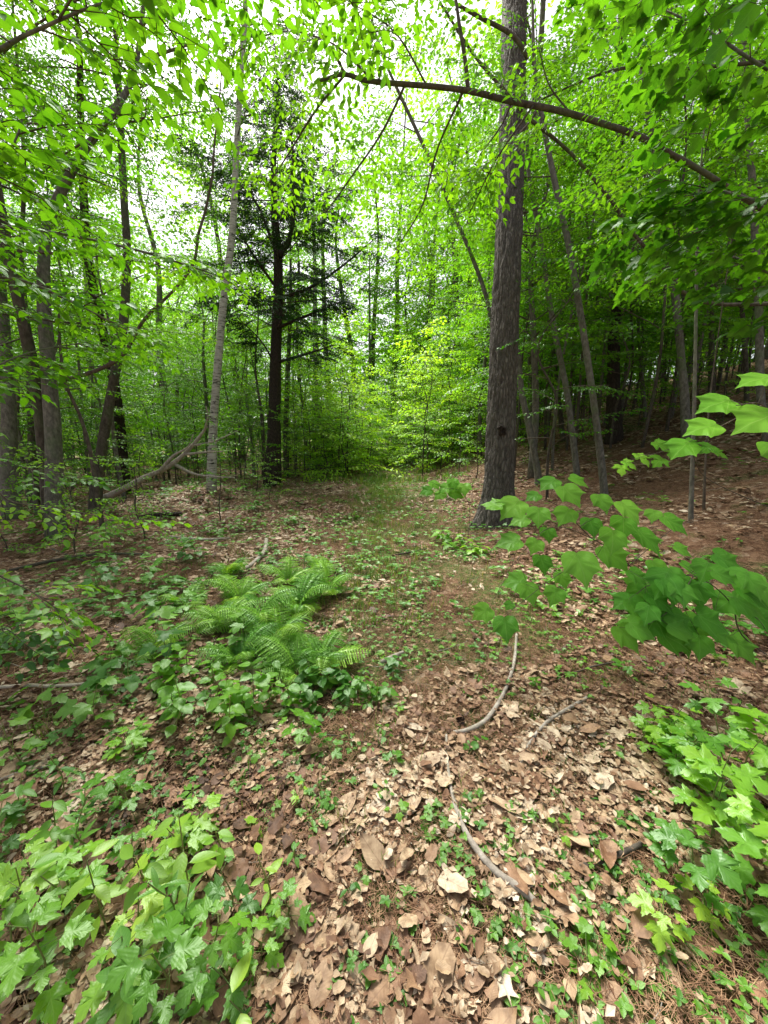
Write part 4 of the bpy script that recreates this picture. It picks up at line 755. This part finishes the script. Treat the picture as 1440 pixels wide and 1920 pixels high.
FERN = [(560, 1150, 6, .55, 'lush fern at the upper right of the fern patch'), (600, 1075, 5, .45, 'farthest fern up the path side of the patch'), (560, 1275, 5, .45, 'fern at the very front of the patch beside the shrub'), (450, 1250, 5, .45, 'fern rising behind the dark stemmed shrub'), (450, 1130, 5, .5, 'tall fern at the back middle of the patch'), (615, 1120, 5, .5, 'fern closest to the grassy middle of the path'), (480, 1180, 6, .55, 'broad fern in the middle of the fern patch'), (600, 1250, 4, .5, 'fern with upright fronds at the right front of the patch'), (420, 1180, 5, .45, 'pale fern at the left end of the patch'), (540, 1095, 5, .5, 'fern at the back of the patch nearest the path'), (350, 1140, 4, .38, 'small fern left behind the patch'), (430, 1085, 4, .4, 'small shaded fern apart from the patch, towards the hooked stick'), (300, 1230, 5, .42, 'fern at the left front of the patch over the litter'), (520, 1215, 5, .5, 'fern with fronds spilling over the round leaved shrub')]
for a in FERN: fern(*a)

def plant(name, p, h, lab, cat, kind, n=8, leaf=.07, ml=None, group=None, lean=(0, 0), tm=None, spread=.14, stems=1):
    e = empty(name, p, lab, cat, group); P = []; Rr = []; rn = []
    for s_i in range(stems):
        S = []; mbs = MB()
        off_ = np.array([rng.normal(0, spread * .5), rng.normal(0, spread * .5), 0]) if stems > 1 else np.zeros(3); b = p + off_; b[2] = float(hgt(b[0], b[1])) - .01; hh = h * (rng.uniform(.6, 1.1) if stems > 1 else 1)
        top = b + np.array([lean[0] + rng.normal(0, .12) * hh, lean[1] + rng.normal(0, .12) * hh, hh]); C = tube(mbs, [b, (b + top) / 2 + rng.normal(0, .02, 3) * [1, 1, 0], top], [.0035, .0025, .0015], 5, 8, 0, cap=False); r0 = rng.random(); a0 = rng.uniform(0, 6.28)
        for i in range(n):
            f = .35 + .65 * (i + 1) / n if kind != 'whorl' else .9; q = C[min(int(f * (len(C) - 1)), len(C) - 1)]
            if kind == 'maple': a = a0 + (i // 2) * 1.571 + (i % 2) * 3.1416 + rng.normal(0, .25); pet = leaf * rng.uniform(.5, .95) * (1.2 - .5 * f); up = rng.uniform(.1, .6); sz = leaf * rng.uniform(.45, 1.15)
            elif kind == 'alt': a = a0 + i * 2.6 + rng.normal(0, .3); pet = .012; up = rng.uniform(-.1, .5); sz = leaf * rng.uniform(.65, 1.1)
            elif kind == 'lance': a = a0 + i * 2.4; pet = .004; up = rng.uniform(.4, 1.1); sz = leaf * rng.uniform(.6, 1.05) * (1.15 - .45 * f)
            else: a = a0 + i * 6.283 / n + rng.normal(0, .15); pet = .01; up = rng.uniform(0, .4); sz = leaf * rng.uniform(.8, 1.05)
            d = nrm([math.cos(a), math.sin(a), up]); q2 = q + d * pet; S.append([*q, *q2, .0012, .001]); ld = nrm([math.cos(a + rng.normal(0, .2)), math.sin(a + rng.normal(0, .2)), up * .4 - rng.uniform(0, .45)])
            if kind == 'lance': ld = nrm([math.cos(a), math.sin(a), up * .8])
            P.append(q2); Rr.append(frame(ld[None], nrm(np.array([rng.normal(0, .2), rng.normal(0, .2), 1]))[None])[0] * sz); rn.append(np.clip(r0 * .7 + rng.random() * .3, 0, 1))
        bake_seg(mbs, np.array(S), 0); mbs.build('stem', B_STM, e, p)
    mb = MB(); bake(mb, tm, np.array(P), np.array(Rr), np.array(rn)); mb.build('foliage', ml, e, p); return e
# round leaved shrub in front of the ferns
for (u, v, st, h, lab) in [(400, 1370, 5, .36, 'dark stemmed shrub with round leaves in front of the ferns'), (330, 1330, 4, .30, 'bushy round leaved shrub left of the dark stems'), (470, 1350, 4, .28, 'low round leaved shrub under the fern fronds'), (620, 1300, 5, .20, 'round leaved seedlings right of the ferns'), (690, 1300, 4, .18, 'round leaved seedling clump at the path side with grass'), (560, 1290, 4, .2, 'small round leaved shrub between ferns and maple seedling')]:
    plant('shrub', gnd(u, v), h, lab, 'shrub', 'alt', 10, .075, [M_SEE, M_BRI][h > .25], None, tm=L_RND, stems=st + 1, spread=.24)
MS0 = [(90, 1880, .34, 9, .10, 'wide leafed maple seedling filling the bottom left corner', M_BRI), (180, 1700, .26, 8, .085, 'maple seedling between the paired leaves and the left edge', M_BRI), (270, 1780, .28, 8, .08, 'maple seedling behind the lime one at the bottom', M_YEL), (400, 1830, .26, 8, .085, 'maple seedling beside the goldenrod stalk', M_BRI), (40, 1770, .3, 8, .09, 'lime maple seedling low on the left edge', M_YEL), (480, 1840, .16, 6, .07, 'little maple seedling at the right of the lower left plants', M_BRI), (260, 1640, .2, 7, .075, 'maple seedling behind the pale paired leaves', M_SEE), (380, 1600, .2, 7, .07, 'maple seedling at the back of the lower left plants', M_YEL), (250, 1420, .16, 6, .08, 'maple seedling just below the left of the shrub', M_BRI), (620, 1420, .12, 5, .06, 'small maple seedling in the litter by the grass tuft', M_SEE)]
MS = MS0 + [(555, 1400, .22, 6, .095, 'bright maple seedling with jagged leaves right of the shrub', M_BRI), (265, 1530, .2, 6, .09, 'pale maple seedling below the round leaved shrub', M_BRI), (140, 1800, .3, 8, .085, 'large leafed maple seedling in the lower left corner', M_BRI), (240, 1860, .34, 8, .085, 'lime maple seedling at the bottom left centre', M_YEL), (60, 1700, .28, 8, .08, 'maple seedling hugging the lower left edge', M_BRI), (310, 1920, .34, 8, .09, 'tall maple seedling cut by the bottom edge', M_BRI),
      (420, 1740, .22, 6, .07, 'small maple seedling beside the long ovate leaves', M_SEE), (530, 1760, .16, 5, .06, 'three leafed maple seedling at the edge of the litter', M_BRI), (330, 1640, .25, 7, .075, 'maple seedling rising in the middle of the lower left plants', M_YEL), (20, 1600, .25, 7, .08, 'dull maple seedling at the left edge under the grass', M_SEE), (430, 1900, .2, 6, .08, 'dark maple seedling at the bottom near the single long leaf', M_SEE),
      (1245, 1760, .16, 6, .075, 'lime maple seedling in the lower right litter', M_YEL), (1310, 1720, .14, 5, .07, 'second lime maple seedling nearer the right bush', M_YEL), (1120, 1800, .08, 4, .055, 'little maple seedling left of the lime pair', M_BRI), (1105, 1860, .07, 4, .05, 'round little seedling at the bottom right of the path', M_BRI), (960, 1600, .05, 3, .04, 'tiny yellow seedling beside the winding stick', M_YEL), (1120, 1650, .08, 4, .05, 'yellow tinged seedling above the brown stick', M_YEL),
      (1000, 1300, .08, 5, .05, 'small maple seedling between the two path sticks', M_BRI), (930, 1240, .12, 5, .055, 'small seedling at the tip of the bowed branch', M_BRI), (1180, 1290, .16, 5, .07, 'upright bright sapling leaves above the right maple bush', M_BRI)]
for u, v, h, n_, lf, lab, ml in MS: plant('maple_seedling', gnd(u, v), h * rng.uniform(.8, 1.05), lab, 'maple seedling', 'maple', n_ + 2, lf * .82, {M_BRI: M_BMP, M_YEL: M_LMP}.get(ml, ml), tm=L_MAP)
OV = [(360, 1700, .34, 9, .10, 'tall plant with long toothed ovate leaves in the lower left', M_YEL), (215, 1790, .34, 8, .085, 'plant with paired pale oval leaves at lower left', M_YEL), (500, 1720, .22, 7, .06, 'small shoot with pointed lime leaves over the litter', M_YEL), (110, 1640, .3, 9, .08, 'leaning shoot with narrow oval leaves near the left edge', M_BRI), (445, 1960, .16, 3, .12, 'single large ribbed leaf standing at the bottom edge', M_YEL), (60, 1560, .25, 8, .08, 'shrubby shoot with blue green oval leaves at left', M_SEE)]
for u, v, h, n_, lf, lab, ml in OV: plant('broadleaf_seedling', gnd(u, v), h, lab, 'seedling', 'alt', n_, lf, ml, tm=t_ovate(.24, .14, -.15, 8))
OV2 = [(150, 1720, .26, 9, .07, 'shoot with oval leaves crowding the left maples', M_YEL), (430, 1640, .24, 9, .06, 'fine leaved shoot above the pointed lime leaves', M_BRI), (300, 1720, .3, 10, .075, 'lime oval leaved shoot in the heart of the lower left plants', M_YEL), (30, 1840, .3, 9, .08, 'oval leaved shoot against the left edge at the bottom', M_BRI), (230, 1920, .32, 9, .08, 'oval leaved shoot at the bottom behind the wide maple', M_SEE), (120, 1500, .22, 8, .06, 'oval leaved shoot at the top of the lower left plants', M_SEE), (560, 1620, .1, 8, .04, 'small oval leaved sprout on the litter edge', M_SEE), (660, 1700, .08, 7, .035, 'dark small sprout in the middle of the foreground litter', M_SEE)]
for u, v, h, n_, lf, lab, ml in OV2: plant('broadleaf_seedling', gnd(u, v), h, lab, 'seedling', 'alt', n_, lf, ml, tm=t_ovate(.27, .14, -.15, 8))
LN = [(330, 1860, .36, 18, .09, 'leafy green goldenrod stalk in the middle of the lower left plants'), (200, 1600, .26, 16, .08, 'narrow leafed stalk above the pale paired leaves'), (370, 1800, .3, 16, .085, 'narrow leafed stalk beside the dark seedling'), (170, 1560, .2, 14, .07, 'short narrow leafed stalk at upper left of the plants'), (890, 1790, .07, 8, .06, 'small dark rosette of strap leaves on the path')]
for u, v, h, n_, lf, lab in LN: plant('goldenrod', gnd(u, v), h, lab, 'wild plant', 'lance', n_, lf, M_SEE, tm=L_LAN)
# right maple bush
for k, (u, v, h, n_, lf, lab) in enumerate([(1300, 1500, .34, 12, .085, 'bright maple shoot in the middle of the right bushes'), (1400, 1500, .44, 12, .10, 'broad leaved maple shoot at the right edge above the litter'), (1240, 1400, .28, 12, .07, 'small leaved bright shoot at the inner side of the right bushes'), (1330, 1560, .42, 12, .10, 'jagged maple bush at the right edge, its fullest clump'), (1400, 1620, .5, 12, .11, 'large maple shoot cut by the right edge above the litter'), (1250, 1450, .26, 10, .075, 'left front shoot of the right maple bushes'), (1380, 1480, .4, 10, .09, 'dark maple shoot behind the fullest right clump'), (1210, 1370, .2, 9, .06, 'small leaved maple shoot at the top of the right bushes'), (1430, 1760, .3, 8, .10, 'shaded maple shoot in the lower right corner')]):
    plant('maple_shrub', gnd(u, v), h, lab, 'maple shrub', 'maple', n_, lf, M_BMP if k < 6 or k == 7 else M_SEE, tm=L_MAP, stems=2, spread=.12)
# small seedlings as individuals
kinds = [('maple', L_MAP, M_SEE), ('whorl', L_OV, M_SEE), ('alt', L_RND, M_SEE), ('maple', L_MAPLOW, M_BRI)]
for k in range(260):
    r = rng.uniform(.8, 5.0) if k < 220 else rng.uniform(3, 9); th = rng.uniform(-.85, .85); x, y = r * math.sin(th), r * math.cos(th)
    if k < 75: x, y = rng.uniform(-1.25, .1), rng.uniform(1.0, 2.7); r = math.hypot(x, y)
    kd, tm, ml = kinds[rng.integers(4)]; zone = 'left of the path' if x < -.75 else ('right of the path' if x > 1.45 else 'on the path')
    zn = zone + (' at the very front' if r < 1.7 else ' before the ferns' if r < 2.6 else ' level with the ferns' if r < 4 else ' up towards the pine')
    kn = {'maple': 'jagged', 'whorl': 'star', 'alt': 'round'}[kd]
    plant('seedling', np.array([x, y, float(hgt(x, y))]), rng.uniform(.03, .09) * (1 if zone == 'on the path' else 1.5), kn + ' leaved little seedling in dead leaves ' + zn, 'seedling', kd, 5, rng.uniform(.028, .05) * (1 if zone == 'on the path' else 1.3), ml, kn + ' leaved seedlings ' + zn, tm=tm)

rng = np.random.default_rng(110)
# leafy branches with large leaves placed one by one
def leafy(name, base_xy, stem_pts, leaves, lab, cat, tm, ml, side_stems=(), r=.005):
    """leaves: (u, v, depth, size_m, screen angle of the tip in degrees: 0 right, 90 down)"""
    b = np.array([base_xy[0], base_xy[1], float(hgt(*base_xy))]); e = empty(name, b, lab, cat); mbs = MB(); P = [b] + [at(*q) for q in stem_pts]
    C = tube(mbs, P, np.linspace(r, .0015, len(P)), 6, len(P) * 6, 0, cap=False); allC = [C]
    for s in side_stems: Q = [at(*q) for q in s]; allC.append(tube(mbs, Q, np.linspace(.003, .0012, len(Q)), 5, len(Q) * 5, 0, cap=False))
    AC = np.vstack(allC); LP = []; LR = []; rn = []; S = []
    for (u, v, D, sz, an) in leaves:
        a = R_(an); p = at(u, v, D); right = np.array([1.0, 0, 0]); dn = np.array([0, -.75, -.42]); d = nrm(right * math.cos(a) + dn * math.sin(a) + np.array([0, 0, -.10])); n = nrm(np.array([rng.normal(0, .12), -.55 + rng.normal(0, .1), .9]))
        q = p - d * sz * .42; LP.append(q); LR.append(frame(d[None], n[None])[0] * sz); rn.append(rng.random()); c = AC[np.argmin(np.linalg.norm(AC - q, axis=1))]; S.append([*c, *q, .0014, .0011])
    bake_seg(mbs, np.array(S), 0); mbs.build('stem', B_TWG, e, b); mb = MB(); bake(mb, tm, np.array(LP), np.array(LR), np.array(rn)); mb.build('foliage', ml, e, b); return e
LG = [(905, 1148, 45, 130), (948, 1175, 58, 95), (955, 1015, 42, 150), (1003, 1022, 36, 120), (1090, 1060, 62, 100), (1152, 1042, 68, 70), (1018, 1055, 46, 110), (1040, 1115, 46, 100), (993, 1110, 42, 100), (968, 1090, 46, 170), (1055, 1085, 40, 80), (1028, 1000, 40, 100), (925, 945, 40, 190), (960, 950, 50, 120), (1000, 930, 40, 160), (1030, 905, 42, 140), (1070, 925, 42, 80), (1085, 900, 34, 40), (1130, 940, 44, 60), (1170, 985, 46, 100), (1110, 985, 46, 100), (1060, 965, 46, 100), (1215, 1010, 56, 90), (1265, 980, 54, 60), (1235, 1065, 58, 80), (1190, 1095, 48, 90), (1280, 1030, 46, 40), (1225, 965, 44, 100), (1150, 1010, 46, 110), (955, 1135, 26, 120), (1010, 965, 40, 120), (1180, 955, 42, 70), (975, 975, 34, 140)]
leafy('striped_maple', (2.25, 2.35), [(1240, 1130, 2.6, ), (1180, 1060, 2.55), (1110, 1010, 2.5), (1030, 990, 2.45), (960, 1060, 2.3)],
      [(u, v, 2.1 + rng.uniform(0, .45), s * 2.5 / FPX * rng.uniform(.62, 1.08), a + rng.normal(0, 15)) for u, v, s, a in LG], 'spreading striped maple with large three pointed leaves in front of the pine', 'striped maple', L_GOO, M_GOO,
      [[(1110, 1010, 2.5), (1030, 940, 2.55), (930, 945, 2.5)], [(1180, 1060, 2.55), (1080, 1060, 2.3), (950, 1150, 2.1)], [(1180, 1060, 2.55), (1250, 1000, 2.5), (1290, 980, 2.5)]])
LG = [(rng.uniform(1170, 1440), rng.uniform(1050, 1215), rng.uniform(38, 58), rng.uniform(20, 160)) for _ in range(46)]
leafy('striped_maple', (2.5, 1.9), [(1400, 1200, 2.3), (1370, 1130, 2.25), (1300, 1080, 2.2), (1210, 1100, 2.15)], [(u, v, 2.0 + rng.uniform(0, .35), s * 2.2 / FPX, a) for u, v, s, a in LG], 'shaded big leaved maple shoot low at the right edge', 'striped maple', L_GOO, M_GOO, [[(1370, 1130, 2.25), (1420, 1160, 2.2), (1440, 1190, 2.2)], [(1300, 1080, 2.2), (1260, 1140, 2.1), (1200, 1180, 2.1)]])
leafy('striped_maple', (2.2, 1.3), [(1500, 1000, 1.7), (1470, 820, 1.55), (1430, 760, 1.45), (1380, 760, 1.4)],
      [(1345, 755, 1.45, .125, 165), (1425, 785, 1.35, .16, 160), (1320, 800, 1.5, .12, 170), (1280, 838, 1.5, .11, 140), (1420, 710, 1.4, .11, 175), (1460, 850, 1.4, .13, 100)], 'close maple spray with pale broad leaves entering from the right edge', 'striped maple', L_GOO, M_GOO, [[(1430, 760, 1.45), (1370, 790, 1.5), (1320, 815, 1.5)]])
leafy('striped_maple', (4.0, 3.5), [(1330, 900, 4.2), (1290, 840, 4.0), (1230, 850, 3.9), (1190, 860, 3.8)], [(u, v, 3.9 + rng.uniform(-.2, .2), rng.uniform(.15, .2), rng.uniform(20, 170)) for u, v in [(1180, 870), (1205, 860), (1235, 865), (1260, 850), (1325, 840), (1240, 835), (1300, 830), (1350, 850), (1165, 880)]], 'drooping maple leaves before the reddish bank', 'striped maple', L_MAP, M_GOO)
leafy('striped_maple', (1.2, 5.3), [(880, 950, 5.6), (860, 920, 5.5), (830, 915, 5.4)], [(u, v, 5.5, rng.uniform(.16, .22), rng.uniform(20, 170)) for u, v in [(800, 920), (815, 908), (835, 915), (850, 905), (870, 915), (825, 928), (855, 925)]], 'little maple at the foot of the pine, on its path side', 'striped maple', L_GOO, M_GOO)
# beech sprays low on the left
for base, pts, ds, lab in [((-2.9, 2.3), [(-60, 900, 2.6), (20, 940, 2.6), (120, 955, 2.6), (245, 985, 2.6)], [6, 2.6], 'beech spray reaching in low from the left above the dark floor'),
                           ((-2.2, 1.7), [(-80, 1040, 2.0), (0, 1080, 2.0), (60, 1110, 2.0), (120, 1150, 2.0)], [5, 2.0], 'beech twig with broad leaves hanging at the left edge'),
                           ((-3.6, 2.9), [(-60, 870, 3.6), (60, 880, 3.6), (170, 900, 3.6)], [6, 3.6], 'shaded beech spray behind the low left leaves'),
                           ((-2.6, 1.9), [(-60, 1240, 2.3), (0, 1180, 2.3), (40, 1200, 2.3)], [5, 2.3], 'dark beech shoot standing at the left edge')]:
    b = np.array([*base, float(hgt(*base))]); e = empty('beech_sapling', b, lab, 'beech sapling'); mb = MB(); Cc = tube(mb, [b] + [at(*q) for q in pts], np.linspace(.008, .0015, len(pts) + 1), 6, 30); mb.build('stem', B_TWG, e, b)
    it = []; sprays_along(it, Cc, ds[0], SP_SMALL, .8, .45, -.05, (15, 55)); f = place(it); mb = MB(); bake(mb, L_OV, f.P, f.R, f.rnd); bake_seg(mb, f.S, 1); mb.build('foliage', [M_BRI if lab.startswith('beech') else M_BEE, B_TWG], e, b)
# shaded undergrowth clumps left and middle
UG = [(420, 1000, .25), (520, 985, .2), (640, 975, .15), (220, 1300, .25), (90, 1340, .25), (300, 1280, .25), (150, 1090, .5), (90, 1150, .5), (250, 1130, .4), (300, 1100, .35), (40, 1230, .4), (200, 1040, .5), (120, 990, .6), (60, 1010, .6), (260, 1180, .3), (330, 1075, .3), (170, 1210, .3), (380, 940, .5), (440, 925, .4), (330, 950, .5), (470, 960, .3), (820, 1020, .2), (860, 1040, .2)]
for u, v, h in UG:
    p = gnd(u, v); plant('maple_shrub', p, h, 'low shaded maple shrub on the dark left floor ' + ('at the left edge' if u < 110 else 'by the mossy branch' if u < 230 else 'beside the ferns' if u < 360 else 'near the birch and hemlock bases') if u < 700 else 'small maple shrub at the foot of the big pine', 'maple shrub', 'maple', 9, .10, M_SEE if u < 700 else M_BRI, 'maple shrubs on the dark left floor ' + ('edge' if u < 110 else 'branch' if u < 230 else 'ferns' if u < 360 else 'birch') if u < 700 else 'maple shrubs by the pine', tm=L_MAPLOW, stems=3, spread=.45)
print('objects', len(bpy.data.objects))
